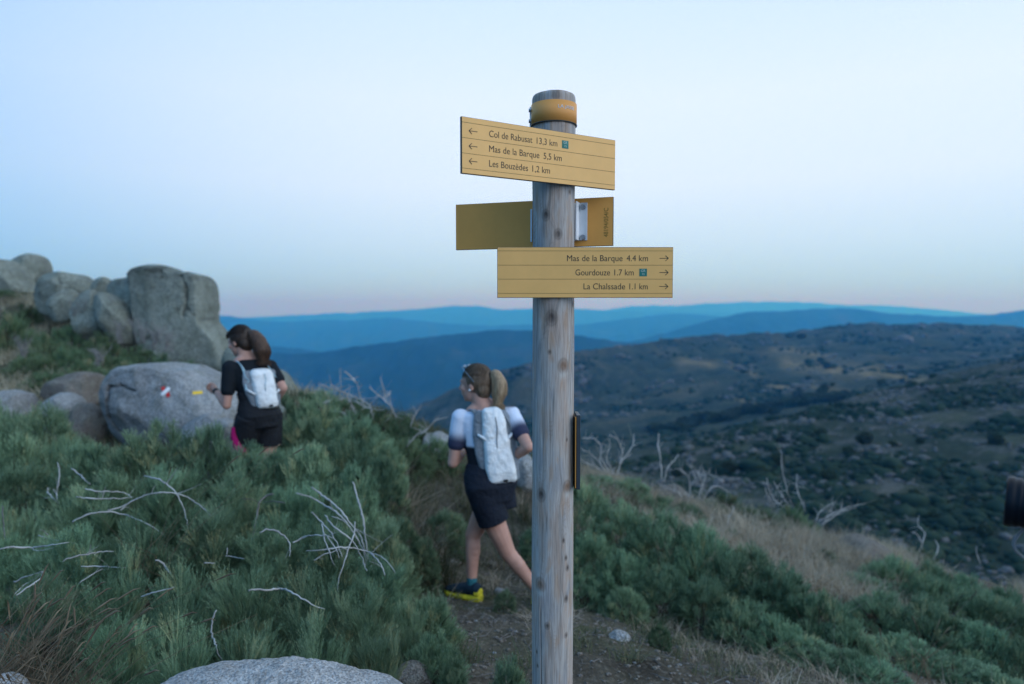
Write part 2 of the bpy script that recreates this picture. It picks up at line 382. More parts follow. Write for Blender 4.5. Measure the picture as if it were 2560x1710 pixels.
# haze: one closed box of even air round everything
hz = Nodes('haze_air'); t = hz.t; t.nodes.remove(hz.b)
pv = t.nodes.new('ShaderNodeVolumePrincipled'); pv.inputs['Density'].default_value = HAZE_D = 1/5600
pv.inputs['Color'].default_value = (.065, .43, 1.0, 1); pv.inputs['Absorption Color'].default_value = (1, 1, 1, 1)
pv.inputs['Anisotropy'].default_value = .65
t.links.new(pv.outputs[0], t.nodes['Material Output'].inputs['Volume'])
x0, x1, y0, y1, z0, z1 = -61000, 61000, -60, 61000, -1102, 420
v = [(x, y, z) for x in (x0, x1) for y in (y0, y1) for z in (z0, z1)]
hb = npmesh('haze', v, np.array([[0,1,3,2],[4,6,7,5],[0,4,5,1],[2,3,7,6],[0,2,6,4],[1,5,7,3]]), hz.m); tag(hb, kind='stuff')
# ------------------------------------------------------------------ generic mesh builders
class MB:
    def __init__(s): s.v = []; s.f = []; s.n = 0
    def add(s, v, f):
        v = np.asarray(v, float)
        for q in f: s.f.append(tuple(int(i)+s.n for i in q))
        s.v.append(v); s.n += len(v); return s
    def box(s, c, d, rot=None):
        c = np.array(c, float); d = np.array(d, float)/2
        v = np.array([(x, y, z) for x in (-1, 1) for y in (-1, 1) for z in (-1, 1)])*d
        if rot is not None: v = v @ np.array(rot).T
        return s.add(v+c, [(0,1,3,2),(4,6,7,5),(0,4,5,1),(2,3,7,6),(0,2,6,4),(1,5,7,3)])
    def tube(s, pts, rad, n=8, caps=True):
        pts = np.asarray(pts, float); m = len(pts)
        rad = np.broadcast_to(np.asarray(rad, float), (m,))
        T = np.gradient(pts, axis=0); T /= np.linalg.norm(T, axis=1)[:, None]+1e-9
        a = np.array([0, 0, 1.]) if abs(T[0, 2]) < .9 else np.array([1., 0, 0])
        u = np.cross(T[0], a); u /= np.linalg.norm(u); V = []
        for i in range(m):
            u = u - T[i]*u.dot(T[i]); u /= np.linalg.norm(u)+1e-9; w = np.cross(T[i], u)
            for k in range(n):
                th = 2*math.pi*k/n; V.append(pts[i]+rad[i]*(math.cos(th)*u+math.sin(th)*w))
        f = [(i*n+k, i*n+(k+1) % n, (i+1)*n+(k+1) % n, (i+1)*n+k) for i in range(m-1) for k in range(n)]
        if caps: f += [tuple(range(n))[::-1], tuple((m-1)*n+k for k in range(n))]
        return s.add(V, f)
    def mesh(s, name, mat=None, smooth=False):
        me = bpy.data.meshes.new(name)
        me.from_pydata([tuple(x) for x in np.concatenate(s.v)], [], s.f); me.update()
        if smooth: me.polygons.foreach_set('use_smooth', [True]*len(me.polygons))
        if mat: me.materials.append(MAT[mat])
        return me
    def obj(s, name, mat=None, parent=None, smooth=False, loc=None, rotz=None, bevel=0):
        o = bpy.data.objects.new(name, s.mesh(name, mat, smooth)); link(o)
        if parent: o.parent = parent
        if loc is not None: o.location = loc
        if rotz is not None: o.rotation_euler = (0, 0, rotz)
        if bevel:
            m = o.modifiers.new('b', 'BEVEL'); m.width = bevel; m.segments = 2
        return o

# ------------------------------------------------------------------ signpost
PC = P(1383.4, 767, 2.0); PCX, PCY = PC.x, PC.y; PR = .0612
GZP = float(gz(PCX, PCY))
post_root = tag(empty('signpost', (PCX, PCY, GZP)), 'grey weathered timber post carrying three yellow direction boards and an orange band', 'signpost')
ztop = P(1383, 221, 2.0-PR).z - GZP
def build_wood():
    nz, na = 760, 150
    z = np.concatenate([np.linspace(-.35, .3, 30, endpoint=False), np.linspace(.3, ztop-.022, nz)])
    th = np.concatenate([np.linspace(-math.pi*1.04, math.pi*.04, na, endpoint=False), np.linspace(math.pi*.04, math.pi*.96, 24, endpoint=False)])
    TH, ZZ = np.meshgrid(th, z)
    s = TH*PR
    # knots: (photo px, photo py, size m, kind)
    KN = [(1362,538,.009,1),(1391,585,.0085,0),(1376,795,.0125,1),(1405,915,.012,2),(1352,1238,.011,1),(1417,1218,.011,2),(1351,1462,.012,2),
          (1368,1565,.006,0),(1414,1497,.006,1),(1417,1420,.005,1),(1413,1395,.004,1),(1385,228,.011,0),(1438,1270,.004,0),(1416,1100,.003,1),
          (1415,1588,.005,0),(1343,1630,.003,1),(1345,1665,.003,1),(1407,1352,.004,1),(1420,480,.004,0),(1372,880,.004,0),(1430,760,.005,0)]
    disp = .0022*fbm(np.stack([TH*1.2, ZZ*2.2, ZZ*0], -1), 3)
    defl = np.zeros_like(s); dark = np.zeros_like(s); warm = np.zeros_like(s); pale = np.zeros_like(s); ring = np.zeros_like(s)
    for px, py, r, kd in KN:
        r *= 1.22
        a = math.asin(max(-.98, min(.98, (px-1383.5)/52.)))
        th0 = -math.pi/2 + a; z0 = P(px, py, 2.0-PR*math.cos(a)).z - GZP
        ds = (s-th0*PR); dz = (ZZ-z0); d = np.sqrt((ds/1.)**2+(dz/1.35)**2)
        defl += ds/(np.abs(ds)+r*.3)*r*1.2*np.exp(-(d/(r*2.4))**2)
        core = np.exp(-(d/(r*.85))**4)
        dark += core*(.75 if kd != 2 else .55); ring += np.exp(-((d-r*1.05)/(r*.22))**2)*.6
        if kd == 2: pale += np.exp(-(((ds)**2+(dz+r*1.5)**2)/(r*.9)**2))*.9; warm += core*.6
        if kd == 1: dark += .35*np.exp(-((ds/(r*.8))**2+((dz-r*1.6)/(r*1.4))**2))
        warm += .25*np.exp(-((ds/(r*.9))**2+((dz+r*3.5)/(r*2.4))**2))
        disp += .0016*np.exp(-(d/(r*1.5))**2)*(1 if kd == 2 else .3) - .0016*np.exp(-(d/(r*.3))**2)
    sg = s - defl
    cir = lambda a, b: np.stack([np.cos(TH+defl/PR)*a, np.sin(TH+defl/PR)*a, ZZ*b], -1)
    grain = noise(cir(9, 3.0)) + .6*noise(cir(22, 7)) + .4*noise(cir(46, 12))
    wav = np.sin(ZZ*420+9*fbm(cir(2.2, 5), 3)+defl*900)            # growth-ring figure where the saw crossed the rings
    wm = ss(.2, .6, fbm(cir(1.6, 6)+3, 3))
    disp += .00035*grain + .00015*wav*wm
    patch_ = fbm(cir(1.5, 5)+11, 4)
    col = np.zeros(TH.shape+(3,)) + np.array([.39, .362, .335])
    def bl(m, c):
        nonlocal col; m = np.clip(m, 0, 1)[..., None]; col = col*(1-m)+np.array(c)*m
    bl(ss(-.1, .6, patch_)*.65, (.37,.28,.225)); bl(ss(.05, .6, -patch_)*.6, (.25,.26,.275))
    bl(ss(.15, .7, grain)*.5, (.18,.165,.15)); bl(ss(.2, .9, -grain)*.25, (.46,.45,.43))
    bl(ss(.3, .9, wav*wm)*.3, (.24,.19,.15)); bl(ss(.25, .7, fbm(cir(3, 9)+21, 3))*.45, (.38,.25,.16))
    bl(warm, (.42,.22,.11)); bl(ring, (.2,.16,.13)); bl(pale*.7, (.52,.51,.48)); bl(dark*1.05, (.075,.058,.05))
    # long drying crack on the lower left of the face
    a = math.asin((1353-1383.5)/52.); z1 = P(1356, 1512, 1.94).z-GZP
    ck = np.exp(-((s-(-math.pi/2+a)*PR-.0012*np.sin(ZZ*19))/.0011)**2)*(ZZ < z1)*ss(z1, z1-.03, ZZ)
    bl(ck*.9, (.05,.04,.035)); disp -= ck*.004
    for px, py0, py1 in ((1425, 745, 790), (1390, 470, 505), (1408, 215, 330), (1365, 1290, 1330)):
        a2 = math.asin((px-1383.5)/52.); za = P(px, py0, 1.94).z-GZP; zb = P(px, py1, 1.94).z-GZP
        m = np.exp(-((s-(-math.pi/2+a2)*PR)/.0008)**2)*ss(zb-.01, zb+.01, ZZ)*(1-ss(za-.01, za+.01, ZZ)); bl(m*.6, (.12,.1,.09)); disp -= m*.0015
    r = PR + disp
    V = np.stack([np.cos(TH)*r, np.sin(TH)*r, ZZ], -1)
    # rounded top
    top = []; tc_ = []
    for j, (dr, dzz) in enumerate([(.998,.006),(.985,.012),(.95,.0175),(.90,.0205),(.80,.022),(.4,.0235),(.02,.024)]):
        w = V[-1].copy(); w[:, :2] *= dr; w[:, 2] += dzz + .0006*noise(np.stack([w[:, 0]*60, w[:, 1]*60, w[:, 2]*0+j], -1)); top.append(w); tc_.append(col[-1]*(.85 if j > 2 else 1))
    V = np.concatenate([V, np.array(top)]); col2 = np.concatenate([col, np.array(tc_)])
    nr, nc = V.shape[:2]; i = np.arange(nr*nc).reshape(nr, nc); i = np.hstack([i, i[:, :1]])
    fc = np.stack([i[:-1, :-1], i[:-1, 1:], i[1:, 1:], i[1:, :-1]], -1).reshape(-1, 4)
    k = Nodes('post_wood', .82, .2); o = k.obj()
    fine = k.noise(1, 5, .65, o, (260, 260, 12)); c = k.mix(.8, k.attr('col'), k.ramp(fine, [(.28, (.48,.46,.44)), (.45, (.88,.87,.86)), (.6, (1.06,)*3), (.78, (1.3,)*3)]), 'MULTIPLY')
    k.col(c); k.bump(fine, .5, .002)
    return npmesh('post', V.reshape(-1, 3), fc, MAT['post_wood'], post_root, True, cols=col2.reshape(-1, 3))
build_wood()

def sheet_metal(name, c, rough, spec=.35):
    k = Nodes(name, rough, spec); o = k.obj()
    k.col(k.mix(1, c, k.ramp(k.noise(14, 5, .6, o), [(.3, (.94,.94,.93)), (.7, (1.04,1.03,1.02))]), 'MULTIPLY'))
    k.bump(k.noise(300, 2, .5, o), .12, .001); return k.m
sheet_metal('board_yellow', (.76, .42, .13), .42)
sheet_metal('board_back', (.74, .335, .07), .5)
sheet_metal('band_orange', (.68, .30, .075), .5, .35)
plain('board_edge', (.05,.055,.05), .6); plain('ink', (.035,.034,.025), .6); plain('line_ink', (.16,.12,.04), .6)
plain('badge_green', (.012,.16,.13), .5); plain('badge_ink', (.36,.46,.40), .5); plain('white_ink', (.8,.8,.8), .5)
plain('alu', (.62,.64,.66), .42, .5, .6, .05); plain('bolt_steel', (.28,.3,.32), .35, .5, .8); plain('engraved', (.30,.17,.03), .6)
plain('plate_dark', (.03,.04,.05), .45); plain('plate_brown', (.12,.055,.012), .6); plain('alu_white', (.86,.88,.9), .3, .5, 0, .03)

def text_mesh(name, body, size, w=None, align='LEFT', spacing=1.0, off=0, ext=.0002):
    cu = bpy.data.curves.new('t', 'FONT'); cu.body = body; cu.size = size; cu.align_x = align; cu.extrude = ext; cu.space_character = spacing
    cu.offset = off; cu.resolution_u = 4
    ob = bpy.data.objects.new('t', cu); link(ob); bpy.context.view_layer.update()
    dg = bpy.context.evaluated_depsgraph_get(); me = bpy.data.meshes.new_from_object(ob.evaluated_get(dg))
    bpy.data.objects.remove(ob); bpy.data.curves.remove(cu); me.name = name
    v = np.zeros(len(me.vertices)*3, np.float32); me.vertices.foreach_get('co', v); v = v.reshape(-1, 3)
    if w:
        lo, hi = v[:, 0].min(), v[:, 0].max(); s = w/(hi-lo)
        v[:, 0] = (v[:, 0]-lo)*s if align == 'LEFT' else (v[:, 0]-hi)*s
    me.vertices.foreach_set('co', v.ravel()); me.update(); return me
def put_text(name, me, mat, parent, x, z, y=-.0004):
    me.materials.clear(); me.materials.append(MAT[mat]); o = bpy.data.objects.new(name, me); link(o); o.parent = parent
    o.rotation_euler = (math.pi/2, 0, 0); o.location = (x, y, z); return o

def board(c, ang, Lx, Hz, th, front='board_yellow'):
    """Sign blade: local x along it, front face at y=0 facing -y, centre at c (world)."""
    r = bpy.data.objects.new('direction_board', MB().box((0, th/2, 0), (Lx, th, Hz)).mesh('direction_board', 'board_edge')); link(r)
    r.parent = post_root; r.location = Vector(c)-post_root.location; r.rotation_euler = (0, 0, ang)
    m = r.modifiers.new('b', 'BEVEL'); m.width = .0008; m.segments = 2
    MB().box((0, -.0003, 0), (Lx-.0024, .0012, Hz-.0024)).obj('board_face', front, r)
    return r
H = .1436; L1 = .4977
# upper board, turned towards the right
ang1 = math.atan2(2.013-1.761, .3007+.1284)
zl = P(1155, 291, 1.761).z; c1 = ((-.1284+.3007)/2, (1.761+2.013)/2, zl-H/2+.001)
b1 = board(c1, ang1, L1, H, .0085)
for f_ in (.10, .37, .64, .905): MB().box((0, -.0011, H/2-f_*H), (L1-.0026, .0006, .0009)).obj('rule_line', 'line_ink', b1)
def arrow(par, x, z, s, d):
    m = MB(); m.box((x, -.0012, z), (s, .0006, .0014))
    for a in (1, -1):
        ca, sa = math.cos(a*.72), math.sin(a*.72)
        R = np.array([[ca, 0, -sa], [0, 1, 0], [sa, 0, ca]]); l = s*.42
        m.box((x+d*(s/2-l/2*ca), -.0015, z-d*a*l/2*sa*d), (l, .0007, .0014), R if d > 0 else R.T @ np.eye(3))
    return m.obj('arrow', 'ink', par)
def arrow2(par, x, z, s, d):
    m = MB(); m.box((x, -.0012, z), (s, .0006, .0015))
    for a in (1, -1):
        l = s*.45; th = math.radians(42)*a
        dx, dz = -d*math.cos(th), math.sin(th)     # from the tip backwards
        tip = np.array([x+d*s/2, 0, z]); cen = tip+np.array([dx, 0, dz])*l/2
        R = np.array([[dx, 0, -dz], [0, 1, 0], [dz, 0, dx]]); cen[1] = -.0015
        m.box(cen, (l, .0007, .0015), R)
    return m.obj('arrow', 'ink', par)
def badge(par, x, z, s):
    b = MB().box((x, -.0013, z), (s, .0008, s)).obj('route_badge', 'badge_green', par)
    for body, sz, dz_, wd in (('GR', .5, .06, .62), ('72', .32, -.34, .36)):
        me = text_mesh('badge_text', body, s*sz, s*wd, 'LEFT', off=.00015); me.materials.clear(); me.materials.append(MAT['badge_ink'])
        t_ = bpy.data.objects.new('badge_text', me); link(t_); t_.parent = b; t_.rotation_euler = (math.pi/2, 0, 0)
        t_.location = (x-s*wd/2, -.0020, z+s*dz_)
    return b
def ux(px, ang, c):   # pixel column -> local x on the board
    u = (px-1280)/F*1.0; ca, sa = math.cos(ang), math.sin(ang)
    dy = 1.0                         # x = u*y (roll-free, small pitch)
    return (u*c[1]-c[0])/(ca-u*sa)
xs = lambda p: ux(p*1.0, ang1, c1)
xa = lambda X_: ux(1120+X_/2.7517, ang1, c1)
rows1 = [(.238, 'Col de Rabusat', 284, 577, '13,3 km', 607, 746), (.505, 'Mas de la Barque', 284, 625, '5,5 km', 654, 777), (.77, 'Les Bouzèdes', 284, 548, '1,2 km', 578, 697)]
for fr, a, x0_, x1_, b, x2_, x3_ in rows1:
    z = H/2-fr*H; sz = .0245
    put_text('lettering', text_mesh('lettering', a, sz, xa(x1_)-xa(x0_), off=-.0001), 'ink', b1, xa(x0_), z-sz*.33, -.0012)
    put_text('lettering', text_mesh('lettering', b, sz, xa(x3_)-xa(x2_), off=-.0001), 'ink', b1, xa(x2_), z-sz*.33, -.0012)
    arrow2(b1, (xa(147)+xa(204))/2, z, xa(204)-xa(147), -1)
badge(b1, (xa(775)+xa(825))/2, H/2-.235*H, .0215)
# lower board, facing the camera
Yb = 1.928; c3a = P(1243, 617.6, Yb); c3b = P(1682, 744.5, Yb); c3 = ((c3a.x+c3b.x)/2, Yb, (c3a.z+c3b.z)/2); L3 = c3b.x-c3a.x; H3 = c3a.z-c3b.z
b3 = board(c3, math.radians(.3), L3, H3, .0085)
for f_ in (.075, .355, .63, .91): MB().box((0, -.0011, H3/2-f_*H3), (L3-.0026, .0006, .0009)).obj('rule_line', 'line_ink', b3)
xb = lambda X_: (1120+X_/2.7517-1462.5)/F*Yb
for fr, a, x0_, x1_, b, x2_, x3_ in [(.22, 'Mas de la Barque', 818, 1198, '4.4 km', 1226, 1372), (.50, 'Gourdouze', 876, 1113, '1.7 km', 1143, 1275), (.775, 'La Chalssade', 932, 1217, '1.1 km', 1247, 1372)]:
    z = H3/2-fr*H3; sz = .0245
    put_text('lettering', text_mesh('lettering', a, sz, xb(x1_)-xb(x0_), off=-.0001), 'ink', b3, xb(x0_), z-sz*.33, -.0012)
    put_text('lettering', text_mesh('lettering', b, sz, xb(x3_)-xb(x2_), off=-.0001), 'ink', b3, xb(x2_), z-sz*.33, -.0012)
    arrow2(b3, (xb(1452)+xb(1512))/2, z, xb(1512)-xb(1452), 1)
badge(b3, (xb(1310)+xb(1370))/2, H3/2-.5*H3, .0212)
# middle board seen from behind, on its brackets behind the post
zL, zR = 2.189, 2.031; lx, rx = -.179, .2988
ang2 = math.atan2(zR-zL, rx-lx); c2 = ((lx+rx)/2, (zL+zR)/2, (P(1140, 512, zL).z+P(1140, 625, zL).z)/2)
b2 = board(c2, ang2, .503, .1436, .0085, 'board_back')
put = text_mesh('engraved_number', '48194/054/C', .019, .086, off=.0002); put.materials.clear(); put.materials.append(MAT['engraved'])
o = bpy.data.objects.new('engraved_number', put); link(o); o.parent = b2; o.rotation_euler = (math.pi/2, -math.pi/2, 0)
o.location = (ux(1519, ang2, c2), -.0012, -.046)
br = MB()
xr = ux(1458, ang2, c2)
br.box((xr, -.0035, .002), (.0235, .004, .112)); bra = br.obj('bracket', 'alu', b2, bevel=.0008)
MB().box((xr-.0135, -.022, .002), (.003, .042, .112)).obj('bracket_web', 'alu_white', bra)
MB().box((xr-.028, -.0035, .002), (.026, .003, .112)).obj('bracket_flange', 'alu_white', bra)
for zz in (.045, -.045):
    MB().tube([(xr-.001, -.0055, zz), (xr-.001, -.014, zz)], [.0085, .0075], 14).obj('bolt', 'bolt_steel', bra)
xl = ux(1329, ang2, c2)
MB().box((xl, -.004, -.004), (.005, .004, .1)).obj('bracket', 'alu', b2, bevel=.0008)
# orange band
def band():
    zt = P(1383, 247.5, 1.935).z-GZP; zb_ = P(1383, 300, 1.935).z-GZP; n = 96; R = PR+.0045
    th = np.linspace(0, 2*math.pi, n, endpoint=False); V = []
    for r_, z in ((R, zb_), (R, zt), (R-.0022, zt), (R-.0022, zb_)): V += [(r_*math.cos(a), r_*math.sin(a), z) for a in th]
    f = [(j*n+i, j*n+(i+1) % n, ((j+1) % 4)*n+(i+1) % n, ((j+1) % 4)*n+i) for j in range(4) for i in range(n)]
    m = MB().add(V, f); b = m.obj('name_band', 'band_orange', post_root)
    for p in b.data.polygons: p.use_smooth = p.index < n
    MB().tube([( (R-.0005)*math.cos(a), (R-.0005)*math.sin(a), zb_-.0008) for a in np.linspace(0, 2*math.pi, 60)], .0016, 5).obj('band_rim', 'board_edge', b)
    me = text_mesh('band_text', 'LA JASSE', .0125, None, off=.0003)
    v = np.zeros(len(me.vertices)*3); me.vertices.foreach_get('co', v); v = v.reshape(-1, 3)
    a0 = -math.pi/2 + math.asin((1389-1383.5)/56.); a = a0 + v[:, 0]/R*1.22; zc = zb_+(zt-zb_)*.60
    w = np.stack([(R+.0006)*np.cos(a), (R+.0006)*np.sin(a), zc+v[:, 1]], -1); me.vertices.foreach_set('co', w.ravel()); me.update()
    me.materials.clear(); me.materials.append(MAT['white_ink']); t_ = bpy.data.objects.new('band_text', me); link(t_); t_.parent = b
    MB().box((-R-.001, .012, (zt+zb_)/2), (.006, .004, zt-zb_)).obj('band_lug', 'alu', b)
    for zz in (zt-.014, zb_+.013): MB().tube([(-R-.0005, -.004, zz), (-R-.0072, -.004, zz)], .0052, 10).obj('bolt', 'bolt_steel', b)
band()
# dark plate screwed edge-on to the right of the post
zt = P(1440, 1037, 1.96).z-GZP; zb = P(1440, 1222, 1.96).z-GZP; xo = PR-.003
pl = MB().box((xo+.0125, -.012, (zt+zb)/2), (.011, .075, zt-zb)).obj('side_plate', 'plate_dark', post_root, bevel=.0012)
MB().box((xo+.0045, -.010, (zt+zb)/2-.003), (.005, .066, zt-zb-.008)).obj('plate_backing', 'plate_brown', pl)
MB().box((xo+.0045, -.0485, (zt+zb)/2), (.0016, .004, zt-zb-.01)).obj('plate_trim', 'board_back', pl)
# ------------------------------------------------------------------ rocks
import bmesh
_ico = {}
def ico(n):
    if n not in _ico:
        bm = bmesh.new(); bmesh.ops.create_icosphere(bm, subdivisions=n, radius=1)
        _ico[n] = (np.array([v.co[:] for v in bm.verts]), np.array([[v.index for v in f.verts] for f in bm.faces])); bm.free()
    return _ico[n]
def rock(outline, Yd, depth, mat, label, cat='boulder', name='boulder', sub=5, seed=0, kp=.56, amp=.05, group=None, cen=None, crag=.5, zsink=0, facet=.8, cracks=(), stains=(), grit=0):
    """Solid stone: its silhouette outline (pixels, clockwise or not), its distance and its thickness in metres."""
    ol = np.array(outline, float); c = np.array(cen if cen else (ol.mean(0)), float)
    d = ol-c; an = np.arctan2(-d[:, 1], d[:, 0]); rr = np.hypot(d[:, 0], d[:, 1]); o_ = np.argsort(an); an, rr = an[o_], rr[o_]
    an = np.concatenate([an-2*math.pi, an, an+2*math.pi]); rr = np.tile(rr, 3)
    v, f = ico(sub); a, b, h = v[:, 0], v[:, 1], v[:, 2]
    rho = np.hypot(a, h); th = np.arctan2(h, a); R = np.interp(th, an, rr)
    R2 = np.interp(th+.05, an, rr); R3 = np.interp(th-.05, an, rr); R = .5*R+.25*(R2+R3)
    m = Yd/F; s = rho**kp
    size = rr.mean()*m; R = R*(1-.45*depth/Yd)      # the near side of a thick stone looks larger
    px_, pz_ = np.cos(th)*R*s*m, np.sin(th)*R*s*m; dp = np.sign(b)*np.abs(b)**.8*depth
    V = np.stack([px_, dp, pz_], -1)
    q = V/size + seed*13.1
    ridged = 1-np.abs(noise(q*1.3+4)*2.2)
    disp = amp*size*(fbm(q*1.1, 5, gain=.55)*.9 + crag*np.minimum(0, .25-ridged*.5)*-.6 - crag*.9*np.exp(-(noise(q*.8+9)/.035)**2)*.6)
    rk = np.random.RandomState(seed*31+5)
    for _ in range(7):
        n_ = np.array([rk.normal()*.45, -1, rk.normal()*.45]); n_ /= np.linalg.norm(n_)
        dd = V @ n_; lim = dd.max()*rk.uniform(.62, .86); V = V-n_*(np.maximum(0, dd-lim)*.85)[:, None]
    for _ in range(9 if facet else 0):
        n_ = rk.normal(size=3); n_[1] = -abs(n_[1])*1.3 if rk.uniform() < .8 else abs(n_[1]); n_[2] = abs(n_[2]); n_ /= np.linalg.norm(n_)
        dd = V @ n_; lim = dd.max()*rk.uniform(.72, .88); ex = np.maximum(0, dd-lim); V = V-n_*(ex*facet)[:, None]
    nrm = V/np.linalg.norm(V, axis=1)[:, None]
    V = V + nrm*disp[:, None]
    if grit: V = V + nrm*(grit*(noise(V*55)+.6*noise(V*95+3)))[:, None]
    p = P(c[0], c[1], Yd)
    X_ = c[0]+V[:, 0]/m; Y_ = c[1]-V[:, 2]/m; dark = np.zeros(len(V)); fr_ = V[:, 1] < depth*.35
    wob = 5*noise(np.stack([X_/22, Y_/22, X_*0+seed], -1))+2.5*noise(np.stack([X_/7, Y_/7, X_*0+seed], -1))
    for ck in cracks:
        w_ = 4.
        if isinstance(ck[0], (int, float)): w_, ck = ck[0], ck[1]
        for (x0, y0), (x1, y1) in zip(ck[:-1], ck[1:]):
            dx, dy = x1-x0, y1-y0; t = np.clip(((X_-x0)*dx+(Y_-y0)*dy)/(dx*dx+dy*dy), 0, 1); ds = np.hypot(X_+wob-x0-dx*t, Y_+wob-y0-dy*t)
            e = np.exp(-(ds/w_)**2)*fr_; dark = np.maximum(dark, e*.6); V[:, 1] += e*size*.07
    for (sx0, sy0, rx_, ry_, a_) in stains:
        e = np.exp(-(((X_-sx0)/rx_)**2+((Y_-sy0)/ry_)**2)**2)*ss(-.35, .3, fbm(np.stack([X_/15, Y_/15, X_*0+seed], -1), 4)); dark = np.maximum(dark, e*a_)
    o = npmesh(name, V, f, MAT[mat], None, True, loc=(p.x, p.y, p.z-zsink), tint=dark)
    tag(o, label, cat, group); return o
def blob(cx, cy, w, h, n=14, seed=0, j=.08):
    rs = np.random.RandomState(seed); return [(cx+w/2*math.cos(t)*(1+rs.uniform(-j, j)), cy-h/2*math.sin(t)*(1+rs.uniform(-j, j))) for t in np.linspace(0, 2*math.pi, n, endpoint=False)]

fr = rock([(350,1722),(400,1702),(470,1684),(560,1676),(640,1673),(735,1671),(800,1678),(870,1692),(930,1710),(985,1720),(1025,1732),(1080,1820),(1050,2000),(700,2150),(330,2000),(290,1830)], 1.58, .18, 'granite_near',
     'pale speckled granite boulder in front of the low green broom, top only showing', sub=6, seed=1, kp=.6, amp=.035, cen=(700, 1860), crag=.3, facet=0, grit=.0045)
blaze = rock([(214,1000),(228,950),(275,920),(350,907),(450,904),(520,914),(575,940),(604,985),(614,1040),(616,1110),(590,1150),(480,1160),(400,1160),(290,1155),(225,1110),(212,1050)], 8.0, .75, 'granite_pale',
     'large rounded granite boulder with red, white and yellow trail paint marks', sub=6, seed=2, kp=.55, amp=.05, facet=.45, cen=(425, 1020),
     cracks=[(4, [(302,960),(305,1000),(300,1040),(318,1075),(345,1100)]), (2.5, [(305,960),(340,955),(380,968)])], stains=[(350,1010,60,60,.35), (480,1060,90,40,.3), (420,950,60,30,.2)])
rock([(448,1065),(480,1045),(540,1050),(590,1065),(605,1090),(590,1110),(500,1108),(450,1095)], 7.4, .3, 'granite_pale', 'low pale granite slab leaning against the paint-marked boulder', 'rock', 'rock', 4, 3)
rock([(480,1092),(540,1080),(600,1085),(640,1100),(630,1140),(520,1145),(470,1130)], 7.0, .3, 'granite_brown', 'brown stone at the foot of the paint-marked boulder', 'rock', 'rock', 4, 4)
rock([(110,990),(120,965),(160,940),(210,932),(245,945),(252,975),(248,1010),(200,1010),(150,1000)], 9.4, .45, 'granite_brown', 'smooth brownish rock between the marked boulder and the slope', 'rock', 'rock', 4, 5)
rock([(92,1030),(110,1000),(150,980),(180,988),(200,1015),(190,1060),(170,1110),(110,1110),(92,1070)], 8.3, .35, 'granite_pale', 'pale knobbly rock standing left of the marked boulder', 'rock', 'rock', 4, 6, crag=.8)
rock([(178,1020),(205,1000),(240,1010),(255,1045),(262,1090),(230,1120),(190,1110),(175,1060)], 8.1, .3, 'granite_brown', 'dark rock wedged against the left side of the marked boulder', 'rock', 'rock', 4, 7, crag=.8)
rock([(-60,1010),(-10,985),(40,982),(75,995),(82,1025),(60,1045),(-20,1050),(-70,1040)], 9.0, .4, 'granite_pale', 'pale flat rock among the bushes at the left edge', 'rock', 'rock', 4, 8)
# the rock tower and its neighbours on the skyline
rock([(341,682),(352,670),(380,662),(410,660),(435,667),(455,679),(490,679),(514,686),(520,700),(523,740),(522,780),(524,808),(538,825),(556,848),(568,880),(580,930),(560,1000),(430,1010),(400,935),(375,880),(352,800),(352,740)], 15.0, 1.0, 'granite_lichen',
     'tall square-topped granite tower on the skyline, cracked down its face', sub=6, seed=11, kp=.42, amp=.03, cen=(445, 800), crag=.5, facet=0,
     cracks=[(3.5, [(341,690),(352,712),(346,735)]), (2.5, [(484,690),(496,720),(497,760),(488,790)]), (2.2, [(420,770),(455,778),(500,772),(524,800)]), (2.5, [(437,672),(440,695)]), (3, [(430,880),(445,905),(470,920)]), (2, [(380,860),(410,840),(470,835)])],
     stains=[(400,675,62,20,.75), (495,688,30,12,.8), (505,710,14,22,.5), (380,840,40,20,.35), (440,672,30,14,.6)])
rock([(258,715),(275,700),(318,692),(352,684),(360,740),(362,800),(365,850),(350,860),(322,830),(300,790),(280,750)], 15.4, .8, 'granite_lichen', 'leaning granite slab joined to the left of the rock tower', 'boulder', 'boulder', 5, 12, crag=.6, cracks=[(3, [(300,790),(325,815),(350,840)])], stains=[(320,705,40,14,.4)], facet=.2, amp=.035)
rock([(232,740),(250,728),(280,740),(305,765),(325,800),(335,850),(320,870),(290,850),(262,800),(240,770)], 14.7, .5, 'granite_lichen', 'long sloping slab below the leaning granite slab', 'boulder', 'boulder', 5, 13, facet=.2, amp=.035)
rock([(190,745),(205,720),(228,722),(240,760),(258,810),(255,850),(215,850),(196,800)], 15.2, .5, 'granite_lichen', 'upright granite block between domed rock and sloping slab', 'boulder', 'boulder', 5, 14, facet=.2, amp=.035)
rock([(230,715),(236,698),(252,691),(266,698),(270,715),(262,735),(240,737)], 16.4, .35, 'granite_lichen', 'small round boulder perched on the skyline between larger rocks', 'boulder', 'boulder', 5, 15, facet=.2, amp=.035)
rock([(96,735),(112,705),(140,685),(175,682),(205,690),(225,712),(228,740),(215,765),(170,790),(110,780)], 17.0, .9, 'granite_lichen', 'domed granite boulder on the skyline beside the gap', 'boulder', 'boulder', 5, 16, cracks=[(2.5, [(180,700),(190,720),(220,735)])], stains=[(130,730,20,20,.3)], facet=.2, amp=.035)
rock([(126,775),(140,735),(165,720),(184,728),(186,770),(178,800),(140,805)], 15.8, .4, 'granite_lichen', 'pale block leaning under the domed boulder', 'boulder', 'boulder', 4, 17, facet=.2, amp=.035)
rock([(28,660),(50,642),(78,634),(98,638),(104,660),(102,690),(88,710),(66,722),(45,725),(30,700)], 21.0, .8, 'granite_lichen', 'upright egg-shaped boulder balanced on the left skyline', 'boulder', 'boulder', 5, 18, crag=.3, facet=.2, amp=.035)
